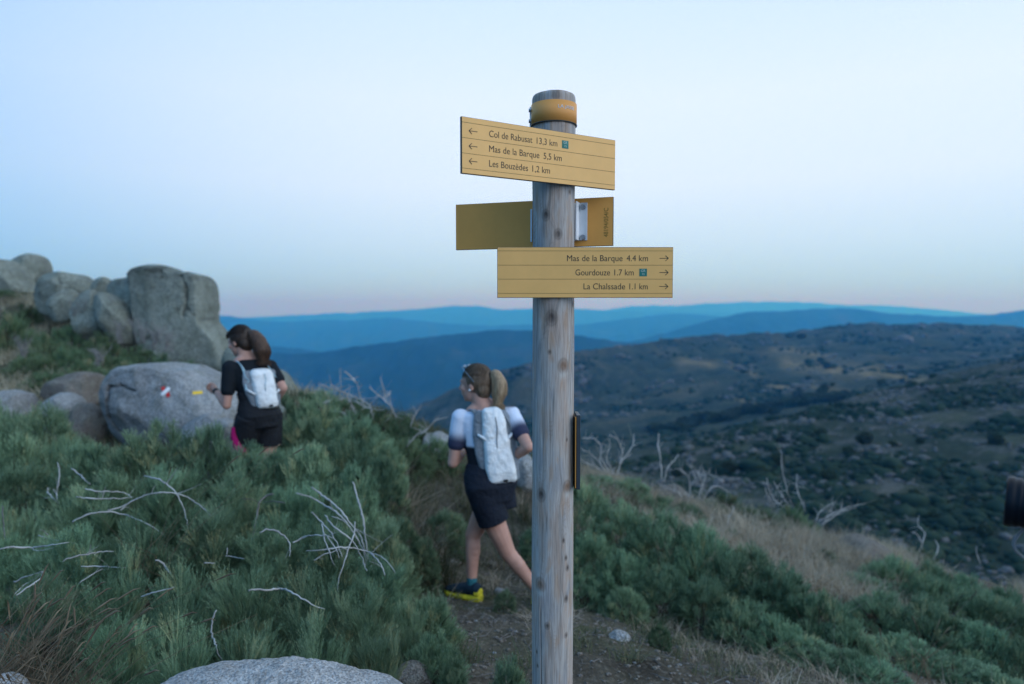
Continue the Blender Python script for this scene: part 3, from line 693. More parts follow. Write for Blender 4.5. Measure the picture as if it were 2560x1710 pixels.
rock([(-120,700),(-60,660),(-10,646),(14,650),(30,668),(48,700),(70,735),(60,770),(0,770),(-100,770)], 20.0, 1.1, 'granite_lichen', 'broad sloping rock under the balanced boulder', 'boulder', 'boulder', 5, 19, facet=.2, amp=.035)
rock([(560,860),(590,865),(625,890),(660,925),(720,955),(735,990),(690,1030),(600,1020),(560,960)], 13.5, .8, 'granite_lichen', 'low mossy shoulder of rock behind the dark-shirted runner', 'boulder', 'boulder', 5, 20, facet=.2, amp=.035)
rock([(655,1020),(675,1008),(700,1022),(716,1045),(700,1060),(660,1058)], 7.5, .25, 'granite_pale', 'small white rock behind the elbow of the dark-shirted runner', 'rock', 'rock', 4, 21)
rock([(1040,1100),(1075,1090),(1115,1094),(1140,1108),(1130,1125),(1070,1125),(1040,1115)], 8.0, .35, 'granite_pale', 'pale flat rock behind the shoulder of the white-shirted runner', 'rock', 'rock', 4, 22)
rock([(1270,1150),(1300,1130),(1335,1160),(1350,1190),(1345,1225),(1300,1215),(1275,1190)], 7.0, .35, 'granite_pale', 'pale rock between the white-shirted runner and the post', 'rock', 'rock', 4, 23)
rock([(1645,1235),(1680,1218),(1715,1230),(1735,1248),(1720,1262),(1665,1255)], 9.0, .3, 'granite_brown', 'pale rock among dead twigs at the edge of the slope', 'rock', 'rock', 4, 24)
rock([(1517,1605),(1530,1590),(1560,1585),(1578,1592),(1570,1604),(1545,1620),(1522,1622)], 3.3, .07, 'granite_pale', 'small white stone on bare earth right of the post', 'stone', 'stone', 4, 25, crag=.3)
rock([(985,1690),(1010,1665),(1045,1665),(1075,1690),(1080,1730),(1000,1750),(965,1730)], 2.5, .09, 'granite_brown', 'dull grey stone half buried at the edge of the trail', 'stone', 'stone', 4, 26)
rock([(2100,1350),(2150,1346),(2195,1358),(2235,1390),(2250,1430),(2180,1440),(2110,1410)], 8.2, .5, 'granite_brown', 'smooth tan boulder crest rising out of the dry grass', 'boulder', 'boulder', 4, 27, crag=.2)
rock([(-60,1725),(10,1708),(40,1712),(60,1735),(60,1780),(-60,1780)], 1.9, .08, 'granite_near', 'dark blue-grey stone under dry grass in the lower left corner', 'stone', 'stone', 4, 28)
STL = ['largest flat brown stone on the trail left of the planted foot', 'pale stone on the trail just behind the planted calf', 'brown stone on the trail left of the yellow shoe', 'small pale stone between the runner\'s two legs',
       'brown stone farther up the trail left of the bare knee', 'pale stone up the trail between the two bare knees', 'brown stone between the shoe and the small bushes up the trail', 'smallest pale stone, farthest up the trail beside the runner', 'brown stone on the trail under the trailing calf']
PBL = ['pebble lowest on the bare earth right of the post', 'pale pebble on the bare earth far right of the post near the bushes', 'pebble nearest the post on its right side', 'pebble on the bare earth up-trail right of the post', 'pebble between the small white stone and the weed tuft',
       'pebble just above the small white stone', 'tiny pebble below the small white stone', 'pebble left of the post beside the green tuft', 'pebble left of the post on the open trail', 'pebble left of the post by the thicket edge']
for i, (px, py, Yd, w) in enumerate([(1075,1425,4.9,70),(1130,1400,5.1,50),(1040,1440,4.8,46),(1180,1380,5.3,40),(1100,1330,5.6,52),(1230,1370,5.2,36),(1060,1380,5.2,40),(1145,1350,5.5,30),(1250,1440,4.7,30)]):
    p = G(px, py, Yd); py2 = PX(p)[1]
    r = rock(blob(px, py2-w*.1, w, w*.5, seed=i), Yd, w*Yd/F*.4, 'granite_brown' if i % 2 else 'granite_pale', STL[i], 'stone', 'stone', 3, 40+i, group='stones on the trail')
for i, (px, py, Yd, w) in enumerate([(1586,1670,3.0,14),(1820,1685,3.0,16),(1480,1690,2.9,13),(1500,1560,3.5,12),(1700,1640,3.1,11),(1620,1550,3.6,12),(1550,1655,3.1,10),(1235,1650,3.0,14),(1290,1600,3.3,12),(1190,1560,3.6,12)]):
    p = G(px, py, Yd); py2 = PX(p)[1]
    r = rock(blob(px, py2, w, w*.6, seed=i+20), Yd, w*Yd/F*.4, 'granite_pale', PBL[i], 'pebble', 'pebble', 2, 60+i, group='pebbles around the post')

# paint marks: thin coats that follow the boulder surface (dg ray onto the mesh)
from mathutils.bvhtree import BVHTree
for nm, c_ in (('paint_white', (.8,.8,.8)), ('paint_red', (.55,.03,.03)), ('paint_yellow', (.75,.5,.04))): plain(nm, c_, .6)
bv = BVHTree.FromPolygons([v.co[:] for v in blaze.data.vertices], [p.vertices[:] for p in blaze.data.polygons])
def paint(quad, mat, name):
    q = np.array(quad, float); n = 7; V = []; fc = []
    cl = Vector((0, 0, CZ))-blaze.location
    for i in range(n):
        for j in range(n):
            s, t = i/(n-1), j/(n-1); p = (q[0]*(1-s)+q[1]*s)*(1-t)+(q[3]*(1-s)+q[2]*s)*t
            w = P(p[0], p[1], 8.0)-blaze.location; d = (w-cl).normalized(); h = bv.ray_cast(cl, d)
            V.append((h[0]-d*.006)[:] if h[0] else w[:])
    fc = grid_faces(n, n)
    return npmesh(name, V, fc, MAT[mat], blaze, True)
paint([(400,985),(420,966),(427,972),(407,991)], 'paint_white', 'white_mark')
paint([(402,969),(411,965),(414,975),(406,978)], 'paint_red', 'red_mark')
paint([(414,984),(423,980),(426,990),(417,994)], 'paint_red', 'red_mark')
paint([(481,979),(505,977),(507,984),(482,986)], 'paint_yellow', 'yellow_mark')
# ------------------------------------------------------------------ broom bushes
def rdir(rs, n):
    v = rs.normal(size=(n, 3)); return v/np.linalg.norm(v, axis=1)[:, None]
def blades(base, dirv, length, width, rs, bend=.12, seg=2):
    """Tapered blades; returns verts, tris."""
    n = len(base); side = np.cross(dirv, rdir(rs, n)); side /= np.linalg.norm(side, axis=1)[:, None]+1e-9
    b2 = np.cross(dirv, side)*(rs.normal(size=(n, 1))*bend); L_ = length[:, None]; w = width[:, None]*.5
    if seg == 1:
        V = np.stack([base-side*w, base+side*w, base+dirv*L_], 1); F_ = np.arange(n*3).reshape(n, 3); return V.reshape(-1, 3), F_
    m = base+(dirv+b2*.6)*L_*.5; t = base+(dirv+b2*1.8)*L_
    V = np.stack([base-side*w, base+side*w, m-side*w*.8, m+side*w*.8, t], 1); k_ = (np.arange(n)*5)[:, None]
    F_ = np.concatenate([k_+np.array([0, 1, 3]), k_+np.array([0, 3, 2]), k_+np.array([2, 3, 4])])
    return V.reshape(-1, 3), F_
def bush_mesh(seed, ntuft, L, nside, w, mat, aspect=1.0, per=24, shoot=(.14, .26), fan=.42, rough=.35):
    rs = np.random.RandomState(seed); ntuft = int(ntuft*(.55+.45*aspect)); d = rdir(rs, ntuft*3)
    d[:, 2] = np.abs(d[:, 2])*1.1-.18; d /= np.linalg.norm(d, axis=1)[:, None]; d = d[:ntuft]
    R = 1+.8*rough*fbm(d*1.7+seed*3.1, 2); s = 1-rs.uniform(0, 1, ntuft)**1.6*rough
    c = d*(R*s)[:, None]; c[:, 2] = np.maximum(c[:, 2]*aspect, .02+rs.uniform(0, .25, ntuft))
    lean = np.clip(1.25-c[:, 2]/aspect, .15, .9)
    ta = d*lean[:, None]*np.array([1, 1, .3])+np.array([0, 0, .9])+rs.normal(size=(ntuft, 3))*.13; ta /= np.linalg.norm(ta, axis=1)[:, None]
    tw = rs.uniform(.7, 1.3, ntuft); n = ntuft*per
    tb = np.repeat(c-ta*(L*1.5*tw)[:, None], per, 0); A = np.repeat(ta, per, 0)
    off = np.cross(A, rdir(rs, n)); off /= np.linalg.norm(off, axis=1)[:, None]; q = np.sqrt(rs.uniform(0, 1, n))*fan
    ax = A+off*q[:, None]; ax /= np.linalg.norm(ax, axis=1)[:, None]
    LL = L*1.5*np.repeat(tw, per)*(1.06-.35*q)*rs.uniform(.78, 1.12, n)
    base = tb+ax*(LL*.25)[:, None]; Lp = LL*.75
    tt = rs.normal(.45, .16, ntuft); tt[rs.uniform(size=ntuft) < .05] = .97
    tn = np.clip(np.repeat(tt, per)+rs.normal(0, .08, n), 0, 1)
    v1, f1 = blades(base, ax, Lp*1.06, np.full(n, w*1.3), rs, .1); t1 = np.repeat(tn, 5)
    pb = np.repeat(base, nside, 0); pa = np.repeat(ax, nside, 0); pl_ = np.repeat(Lp, nside); m = len(pa)
    u = 1-rs.uniform(0, 1, m)**1.3*.85; sd_ = np.cross(pa, rdir(rs, m)); sd_ /= np.linalg.norm(sd_, axis=1)[:, None]
    dv = pa+sd_*rs.uniform(.28, .75, m)[:, None]; dv /= np.linalg.norm(dv, axis=1)[:, None]
    v2, f2 = blades(pb+pa*(u*pl_)[:, None]*.95, dv, L*rs.uniform(*shoot, m)*1.3*(1.15-.5*u), np.full(m, w), rs, seg=1)
    t2 = np.repeat(np.clip(np.repeat(tn, nside)+.18*(u-.5)+rs.normal(0, .05, m), 0, 1), 3)
    return npmesh('foliage', np.concatenate([v1, v2]), np.concatenate([f1, f2+len(v1)]), MAT[mat], tint=np.concatenate([t1, t2]), obj=False)
def stems_mesh(seed, n=16):
    rs = np.random.RandomState(seed); m = MB()
    for i in range(n):
        a = rs.uniform(0, 6.28); q = rs.uniform(.2, .85); h = rs.uniform(.4, .8)
        p = [np.array([math.cos(a)*q*t**1.2+rs.normal()*.03, math.sin(a)*q*t**1.2+rs.normal()*.03, -.12+(h+.12)*t]) for t in np.linspace(0, 1, 5)]
        m.tube(p, np.linspace(.016, .006, 5), 5, False)
    return m.mesh('stem', 'woody_stem', True)
def family(seeds, *a, aspects=(1.0, 1.7, 2.5), **k): return [(q, [bush_mesh(s+11*i, *a, aspect=q, **k) for s in seeds]) for i, q in enumerate(aspects)]
NEAR = family((1, 2), 120, .36, 19, .0066, 'broom_leaf', per=22)
MIDB = family((5, 6), 210, .25, 12, .0080, 'broom_leaf', per=14, fan=.5, rough=.18)
MIDG = family((15,), 130, .26, 11, .0100, 'broom_leaf_green', per=15, fan=.5, rough=.2, aspects=(1.0, 1.8))
MIDG = [(q, l+[bush_mesh(77, 80, .34, 11, .012, 'broom_leaf_green', aspect=q, per=18)]) for q, l in MIDG]
FARB = MIDG
SPARSE = family((31, 32), 74, .50, 22, .0060, 'broom_leaf', per=20, shoot=(.10, .20), fan=.34)
STEM = [stems_mesh(s) for s in (1, 2, 3)]
DOMES = []
_bi = [0]
ORD = ['leftmost', 'second from the left', 'third from the left', 'fourth from the left', 'fifth from the left', 'sixth from the left', 'seventh from the left', 'eighth from the left', 'ninth from the left']
def bush(px, py, Yd, wpx, label, group=None, kind=None, sink=0.0, deep=1.0, squash=None):
    i = _bi[0]; _bi[0] += 1; rs = random.Random(i*7+3)
    kind = kind or ('near' if Yd < 3.7 else 'mid' if Yd < 7 else 'green')
    M = {'near': NEAR, 'mid': MIDB, 'green': MIDG, 'far': FARB, 'sparse': SPARSE}[kind]
    rx = wpx/2*Yd/F*1.08; t = P(px, py, Yd); gzb = float(gz(t.x, t.y)); base = gzb-sink
    rz = max(.14, (t.z-base)*1.03)
    asp = rz/rx; q, ms = min(M, key=lambda z: abs(math.log(z[0]/asp)))
    r = tag(empty('broom_bush', (t.x, t.y, base)), label, 'bush', group)
    r.rotation_euler = (0, 0, rs.uniform(0, 6.28)); sx_ = rx*rs.uniform(.97, 1.08); sy_ = sx_*deep
    sz_ = rz/(q*.93)
    r.scale = (sx_, sy_, max(.55*rx, min(1.7*rx, sz_)))
    M = ms
    for nm, me in (('foliage', M[i % len(M)]), ('stem', STEM[i % 3])):
        o = bpy.data.objects.new(nm, me); link(o); o.parent = r
    DOMES.append((t.x, t.y, base, sx_, sy_, rz)); return r
def brow(lst, where, group, **k):
    lst = sorted(lst); tight = k.pop('tight', 1.0)
    for i, a in enumerate(lst):
        a = (a[0], a[1]+(((i*37) % 5)-2)*5*(tight < 1), a[2], a[3]*tight)
        bush(*a, f'{ORD[i]} {where}' if len(lst) > 1 else where, group, **k)
gL = 'broom clumps of the thicket left of the trail'
brow([(40,1180,4.5,260),(215,1120,4.5,250),(370,1068,4.45,270),(520,1082,4.4,240),(650,1124,4.35,250),(770,1135,4.3,240),(880,1180,4.2,220)], 'broom bush along the crest of the left thicket', gL, tight=.86)
brow([(70,1290,3.7,280),(250,1195,3.75,290),(430,1165,3.8,280),(590,1185,3.8,270),(740,1215,3.75,260),(860,1255,3.7,240),(960,1310,3.6,190)], 'broom bush just below the crest of the left thicket', gL, tight=.86, kind='near')
brow([(20,1370,3.0,260),(190,1330,3.0,260),(360,1300,3.1,260),(520,1290,3.15,250),(680,1300,3.15,250),(820,1340,3.1,240),(940,1400,3.05,210)], 'broom bush half way down the left thicket', gL, tight=.86)
brow([(110,1470,2.55,250),(290,1430,2.6,260),(450,1420,2.6,260),(610,1420,2.65,260),(770,1440,2.65,250),(900,1470,2.65,220),(1010,1520,2.7,170)], 'broom bush low in the left thicket', gL, tight=.86, kind='sparse')
brow([(290,1560,2.2,230),(450,1560,2.15,240),(620,1560,2.15,240),(790,1560,2.2,240),(940,1580,2.25,200)], 'broom bush at the foot of the left thicket', gL, tight=.86, kind='sparse')
bush(1065, 1500, 3.1, 170, 'upright broom bush bordering the trail below the yellow shoe')
bush(1085, 1600, 2.6, 150, 'small broom tuft at the trail edge near the boulder')
bush(1275, 1655, 2.35, 120, 'small green tuft touching the left foot of the post')
bush(1135, 1640, 2.4, 90, 'narrow green tuft on the trail side at the bottom', kind='near')
brow([(585,1142,4.7,170),(665,1136,4.75,180),(740,1142,4.7,170)], 'broom bush hiding the legs of the dark-haired woman', gL)
g2 = 'dark broom bushes behind the thicket at the left edge'
brow([(-30,1020,6.2,240),(90,1030,6.0,240),(30,1090,5.4,280),(170,1100,5.4,180)], 'darker broom bush behind the left thicket', g2)
g3 = 'broom bushes between the two runners'
brow([(715,1005,6.6,150),(790,998,6.4,190),(890,1050,6.1,200),(770,1055,6.0,200),(960,1105,5.8,140),(860,1100,5.6,220),(950,1150,5.4,130)], 'round broom bush between the two runners', g3)
g4 = 'broom bushes on the crest under the dead branches'
brow([(760,1000,9.2,130),(850,1015,8.8,180),(950,1025,8.4,170),(1030,1060,8.0,150),(1090,1095,7.5,130),(1000,1095,7.2,180)], 'broom bush on the crest under the dead branches', g4)
g5 = 'bushes on the slope below the rock tower'
brow([(20,790,15,170),(110,840,14,120),(170,870,13,120),(80,890,12.5,140),(250,870,12.5,130),(340,870,12.5,120),(410,890,12.2,110)], 'dark green bush on the slope below the rocks', g5, kind='green')
brow([(8,725,19,70),(130,765,18,80),(60,765,17,90),(170,815,15,110),(250,835,14,100),(200,905,11.5,150),(310,905,11.6,150),(120,930,11.2,150)], 'low bush among the rocks of the left slope', g5, kind='green')
bush(470, 905, 12.0, 90, 'small bush tucked against the foot of the rock tower', g5, 'green')
bush(1000, 1300, 4.7, 110, 'small blue-green bush on the trail edge behind the yellow shoe', kind='mid')
bush(1115, 1280, 5.3, 120, 'rounded bush left of the white-shirted runner\'s thighs', kind='mid')
bush(1060, 1350, 4.6, 80, 'low tuft beside the trail stones', kind='mid')
bush(1345, 1320, 5.4, 110, 'dark bush behind the trailing leg and the post', kind='mid')
bush(1262, 1500, 4.2, 60, 'low green tuft under the white-shirted runner', kind='mid')
g6 = 'broom bushes of the thicket right of the post'
brow([(1450,1215,5.7,200),(1550,1262,5.4,220),(1650,1282,5.2,230),(1760,1322,5.0,240),(1860,1372,4.8,240),(1950,1428,4.6,230),(2040,1488,4.4,230),(2120,1548,4.2,210)], 'broom bush on the crest of the right thicket', g6, kind='mid', tight=.9)
brow([(1470,1350,4.7,190),(1560,1385,4.5,190),(1660,1415,4.4,200),(1760,1455,4.25,200),(1860,1505,4.1,200),(1950,1560,3.95,200),(2030,1615,3.8,190),(2110,1670,3.7,180)], 'broom bush on the near face of the right thicket', g6, kind='mid', tight=.86)
bush(1460, 1445, 4.4, 150, 'shaded low broom beside the post above the bare earth', kind='mid')
bush(1560, 1470, 4.2, 130, 'shaded broom overhanging the bare earth', kind='mid')
bush(1650, 1600, 3.4, 60, 'bright green weed tuft beside the small white stone', kind='green')
g7 = 'broom bushes at the right edge'
brow([(2150,1440,6.4,170),(2230,1400,6.6,190),(2350,1445,6.2,210),(2470,1490,6.0,200),(2570,1520,5.8,180)], 'broom bush in the upper row at the right edge', g7, kind='mid')
brow([(2330,1415,7.0,150),(2420,1445,6.8,170),(2520,1480,6.6,170)], 'broom bush topmost on the slope at the right edge', g7, kind='mid')
brow([(2210,1490,5.3,190),(2320,1510,5.1,220),(2440,1560,4.9,220),(2550,1610,4.7,200)], 'broom bush in the middle row at the right edge', g7, kind='mid')
brow([(2250,1600,4.4,200),(2370,1640,4.2,220),(2500,1690,4.0,220),(2180,1690,3.6,190)], 'broom bush in the lowest row at the right edge', g7, kind='mid')
bush(1490, 1190, 8.0, 150, 'grey-green bush on the crest right behind the side plate', kind='mid')
bush(1570, 1200, 8.1, 120, 'grey-green bush on the crest under the bent dead trunk', kind='mid')
bush(1640, 1245, 7.4, 150, 'green bush above the right thicket, dry grass behind it', kind='green')
bush(1720, 1262, 7.3, 120, 'smaller green bush on the edge of the dry grass', kind='green')
bush(1810, 1240, 8.7, 150, 'bush on the crest under a tangle of pale dead twigs', kind='green')
bush(1890, 1270, 8.3, 150, 'bush at the top edge of the dry grass patch', kind='green')
bush(1990, 1268, 8.9, 130, 'bush at the far rim below the upright dead trunk', kind='green')
bush(1830, 1335, 7.0, 60, 'tiny bush alone in the dry grass', kind='green')
bush(2060, 1400, 7.2, 90, 'low bush in the lower part of the dry grass', kind='green')
bush(2220, 1362, 9.4, 110, 'flat green bush behind the tan boulder crest', kind='green')
bush(2300, 1375, 9.2, 120, 'flat green bush at the foot of the pale dead stump', kind='green')

# ------------------------------------------------------------------ grass
def grass_field(name, n, xr, yr, h, w, mat, seed, mask=None, lean=(0, 0), tuft=.0, bend=.5, hv=.35):
    rs = np.random.RandomState(seed); x = rs.uniform(*xr, n); y = rs.uniform(*yr, n)
    if tuft:
        m_ = max(1, n//40); tx = rs.uniform(*xr, m_); ty = rs.uniform(*yr, m_); j = rs.randint(0, m_, n)
        x = tx[j]+rs.normal(0, tuft, n); y = ty[j]+rs.normal(0, tuft, n)
    if mask is not None: kq = mask(x, y); x, y = x[kq], y[kq]; n = len(x)
    z = gz(x, y)-.01; d = rs.normal(size=(n, 3))*.28; d[:, 2] = 1; d[:, 0] += lean[0]; d[:, 1] += lean[1]; d /= np.linalg.norm(d, axis=1)[:, None]
    V, F_ = blades(np.stack([x, y, z], -1), d, h*rs.uniform(1-hv*1.6, 1+hv, n), np.full(n, w)*rs.uniform(.6, 1.3, n), rs, bend)
    t = np.clip(.5+.35*fbm(np.stack([x, y, x*0], -1)*.9, 2)+rs.normal(0, .18, n), 0, 1)
    o = npmesh(name, V, F_, MAT[mat], tint=np.repeat(t, 5)); return tag(o, kind='stuff')
def screen_mask(fn):
    def f(x, y):
        z = gz(x, y, False)-CZ; c, s = math.cos(PITCH), math.sin(PITCH); d = y*c-z*s; u = y*s+z*c
        return fn(1280+F*x/d, 855-F*u/d, x, y)
    return f
nz2 = lambda x, y, s, o=0: fbm(np.stack([x*s, y*s, x*0+o], -1), 3)
grass_field('dry_grass', 60000, (.5, 7.5), (5.6, 10.5), .20, .006, 'straw', 3, lambda x, y: (nz2(x, y, .6) > -.35) & ((x < .60*y) | (nz2(x, y, 1.3, 5) > .15)), tuft=.07)
grass_field('slope_grass', 42000, (-16, -2.5), (7.5, 19), .22, .014, 'straw', 4, lambda x, y: nz2(x, y, .5, 4) > -.1, tuft=.12)
grass_field('slope_herbs', 30000, (-16, -1), (6.5, 20), .16, .014, 'mixed_grass', 5, tuft=.15)
grass_field('crest_grass', 22000, (-4.5, 1.5), (5, 10.5), .2, .007, 'mixed_grass', 6, tuft=.08)
trail = lambda x, y: np.abs(x-(.25+.0*y+np.where(y > 4.4, -.35*(y-4.4), 0))) < .55
grass_field('trail_grass', 7000, (-1.0, 1.6), (2.2, 5.6), .09, .0036, 'mixed_grass', 7, lambda x, y: ~trail(x, y) | (nz2(x, y, 1.6) > .25), tuft=.035)
grass_field('trail_straw', 13000, (-.9, 2.6), (2.3, 6.2), .075, .0030, 'straw', 8, lambda x, y: (~trail(x, y) & (nz2(x, y, 1.2, 8) > -.1)) | (nz2(x, y, 2.2, 3) > .42), tuft=.045, bend=1.0)
grass_field('brown_grass', 16000, (-1.6, .1), (4.7, 6.6), .26, .006, 'mixed_grass', 9, lambda x, y: ~trail(x, y), tuft=.06)
grass_field('brown_straw', 9000, (-1.4, .1), (4.8, 6.6), .24, .005, 'straw', 10, lambda x, y: ~trail(x, y), tuft=.06)
# tall dry stalks in the lower left corner, bending to the right
def stalks(px0, px1, Y0, Y1, n, seed, hmin, hmax, name, label=None):
    rs = np.random.RandomState(seed); m = MB(); 
    for i in range(n):
        Yq = rs.uniform(Y0, Y1); px = rs.uniform(px0, px1); g0 = P(px, 1700, Yq); b = np.array([g0.x, Yq, float(gz(g0.x, Yq))-.02])
        h = rs.uniform(hmin, hmax); a = rs.normal(.3, .3); ay = rs.normal(0, .25)
        p = [b+np.array([a*h*t**1.8, ay*h*t**1.8, h*t*(1-.18*t)]) for t in np.linspace(0, 1, 6)]
        m.tube(p, [.0011, .001, .0009, .0008, .0006, .0005], 3, False)
        if rs.uniform() < .6:
            e = p[-1]; d = p[-1]-p[-2]; d /= np.linalg.norm(d); L_ = rs.uniform(.05, .10)
            m.tube([e, e+d*L_*.3, e+d*L_*.7, e+d*L_+np.array([0, 0, -.01])], [.001, .0030, .0026, .0005], 4, False)
        for q in range(2):
            t0 = rs.uniform(0, .5); s0 = b+(p[3]-b)*t0; an = rs.uniform(0, 6.28); l2 = rs.uniform(.15, .3)
            m.tube([s0, s0+np.array([math.cos(an)*.3, math.sin(an)*.3, .9])*l2*.6, s0+np.array([math.cos(an)*.8, math.sin(an)*.8, 1.0])*l2], [.0018, .0014, .0004], 3, False)
    o = m.obj(name, None); o.data.materials.append(MAT['stalk']); return tag(o, kind='stuff')
k = Nodes('stalk', .8, .2); k.col(k.ramp(k.noise(9, 3), [(.3, (.08,.06,.04)), (.6, (.17,.13,.085)), (.75, (.27,.22,.15))]))
stalks(-160, 130, 1.75, 2.3, 130, 5, .32, .55, 'tall_grass')
stalks(130, 200, 1.9, 2.2, 12, 6, .25, .4, 'tall_grass')
stalks(350, 420, 2.9, 3.1, 10, 7, .75, .95, 'tall_grass')
stalks(2200, 2330, 3.6, 4.0, 8, 8, .3, .5, 'tall_grass')
# fallen twigs and leaf litter on the bare earth
rs = np.random.RandomState(12); m = MB()
for i in range(900):
    x = rs.uniform(-.7, 2.2); y = rs.uniform(2.2, 5.0); a = rs.uniform(0, 6.28); L_ = rs.uniform(.03, .16); z = float(gz(x, y))+.004
    e = np.array([math.cos(a), math.sin(a), rs.normal()*.05])*L_; b = np.array([x, y, z]); s_ = np.array([-e[1], e[0], 0])*rs.normal()*.2
    m.tube([b, b+e*.5+s_, b+e], [.0022*rs.uniform(.5, 1.4)]*2+[.0006], 4, False)
o = m.obj('fallen_twigs', 'dark_wood'); tag(o, kind='stuff')
rs = np.random.RandomState(13); n = 5000; x = rs.uniform(-.9, 2.6, n); y = rs.uniform(2.1, 5.4, n); z = gz(x, y)+.003
v, f = ico(1); sc = rs.uniform(.002, .009, n)*rs.choice([1, 1, 1, 1.8], n)
Vg = (v[None]*sc[:, None, None]*np.array([1.2, 1, .6])+np.stack([x, y, z], -1)[:, None]).reshape(-1, 3)
Fg = (f[None]+(np.arange(n)*len(v))[:, None, None]).reshape(-1, 3)
tag(npmesh('gravel', Vg, Fg, MAT['granite_brown']), kind='stuff')

# ------------------------------------------------------------------ dead wood
def dome_depth(px, py, default=3.0):
    d = P(px, py, 1.0)-Vector((0, 0, CZ)); best = None
    for cx, cy, cz, a, b, c_ in DOMES:
        ox, oy, oz = -cx/a, -cy/b, (CZ-cz)/c_; dx, dy, dz = d.x/a, d.y/b, d.z/c_
        A = dx*dx+dy*dy+dz*dz; B = 2*(ox*dx+oy*dy+oz*dz); C_ = ox*ox+oy*oy+oz*oz-1.05; D = B*B-4*A*C_
        if D > 0:
            t = (-B-math.sqrt(D))/(2*A)
            if t > .5 and (best is None or t < best): best = t
    return best if best else default
def smooth_poly(p, n):
    p = np.asarray(p, float); t = np.concatenate([[0], np.cumsum(np.linalg.norm(np.diff(p, axis=0), axis=1))]); t /= t[-1]
    q = np.linspace(0, 1, n); o_ = np.stack([np.interp(q, t, p[:, i]) for i in range(p.shape[1])], -1)
    for _ in range(2): o_[1:-1] = (o_[:-2]+2*o_[1:-1]+o_[2:])/4
    return o_
def dead(polys, label, r0_, Yd=None, off=.07, mat='dead_wood', name='dead_branch', twigs=0, seed=0, group=None, scale=(1, 0, 0), jag=.35, cat='dead branch'):
    r = r0_*.85; rs = np.random.RandomState(seed+50); m = MB(); s, ox, oy = scale; first = None
    for kk, pl in enumerate(polys):
        rr = r
        if isinstance(pl[0], (int, float)): rr = r*pl[0]; pl = pl[1]
        pp = [(ox+a/s, oy+b/s) for a, b in pl]
        D = [(Yd if Yd else dome_depth(*q)-off) for q in pp]
        if not Yd:
            md = np.median(D); D = [md+max(-.12, min(.12, x-md)) for x in D]
        if Yd: dd = rs.normal(0, .12, 2); D = [Yd+dd[0]*i/len(pp)+dd[1]*.3 for i in range(len(pp))]
        w = [P(a, b, y_) for (a, b), y_ in zip(pp, D)]; w = smooth_poly([x[:] for x in w], max(8, len(w)*4))
        w += rs.normal(size=w.shape)*rr*jag
        rad = rr*np.linspace(1.12, .5, len(w))*(1+rs.normal(size=len(w))*.12)
        rad = rad*np.sin(np.clip(np.linspace(.12, 3.02, len(w)), 0, 3.1))**.25
        m.tube(w, rad, 7)
        for j in range(twigs):
            i = rs.randint(2, len(w)-1); t_ = w[min(i+1, len(w)-1)]-w[i-1]; t_ /= np.linalg.norm(t_)+1e-9
            e = t_*rs.uniform(.2, .8)+rs.normal(size=3)*.7+np.array([0, 0, .45]); e /= np.linalg.norm(e); L_ = np.linalg.norm(w[-1]-w[0])*rs.uniform(.15, .4)
            c_ = rs.normal(size=3)*.3
            q = [w[i]+e*L_*u+c_*L_*u*u for u in np.linspace(0, 1, 5)]; m.tube(q, rad[i]*np.linspace(.6, .2, 5), 4, False)
            if L_ > .25:
                e2 = e+rs.normal(size=3)*.6; q2 = [q[2]+e2*L_*.45*u for u in np.linspace(0, 1, 3)]; m.tube(q2, rad[i]*np.linspace(.4, .15, 3), 4, False)
    allv = np.concatenate(m.v); c = allv.mean(0); m.v = [x-c for x in m.v]
    o = m.obj(name, mat, None, True, loc=c); return tag(o, label, cat, group)
sA = (2.489, 0, 1080); sB = (2.489, 560, 1080)
dead([[(670,490),(760,465),(870,405),(950,380),(1040,375),(1120,385),(1180,410),(1260,470),(1340,550)], (1.1,[(895,275),(985,290),(1040,325),(1100,380),(1130,440),(1155,510),(1165,570)]),
      (.9,[(750,490),(790,450),(870,405)]), (.9,[(530,355),(600,370),(740,370),(790,385),(830,410)]), (.9,[(475,405),(560,415),(680,415),(820,410)])],
     'pale dead branch arching over the left thicket with a fork at its right end', .0052, scale=sA, seed=1, twigs=2)
dead([[(450,560),(520,520),(600,500),(690,495),(780,515),(880,555),(950,590),(1020,640)]], 'single pale arched stick just under the forked dead branch', .005, scale=sA, seed=2)
dead([[(440,225),(490,260),(530,300),(560,325)]], 'short pale stick slanting above the forked dead branch', .0055, scale=sA, seed=3)
dead([(1.1,[(360,190),(372,240),(365,310),(350,390),(355,430),(370,500)]), [(290,370),(330,410),(350,430)], (.8,[(295,345),(300,380)]), (.7,[(330,355),(350,390)])], 'grey Y-shaped dead stem standing upright in the left thicket', .0048, scale=sA, seed=4, twigs=1)
dead([[(0,725),(60,715),(200,720),(350,700),(430,690)]], 'bluish-white dead branch reaching in from the left edge', .0048, scale=sA, seed=5, twigs=2)
dead([(.8,[(240,640),(290,665),(380,680),(470,692)])], 'thin pale dead twig just above the branch from the left edge', .0048, scale=sA, seed=5, twigs=1)
dead([[(85,935),(150,905),(230,880),(270,865)], [(105,1020),(140,985),(190,955),(250,915),(270,868)], (.8,[(90,1010),(150,950),(240,900),(268,868)])], 'splintered pale dead wood above the dry grass stalks', .0042, scale=sA, seed=6)
dead([[(390,805),(460,775),(560,760),(620,745),(710,745)], (.8,[(500,840),(620,835),(770,845)]), (.8,[(490,940),(560,895),(640,850)])], 'dull grey dead sticks crossing in a dark gap of the thicket', .0042, scale=sA, seed=7, twigs=2)
dead([(1.2,[(970,795),(1005,800),(1030,840),(1055,880),(1078,910)])], 'short crooked blue-white dead stick', .0045, scale=sA, seed=8)
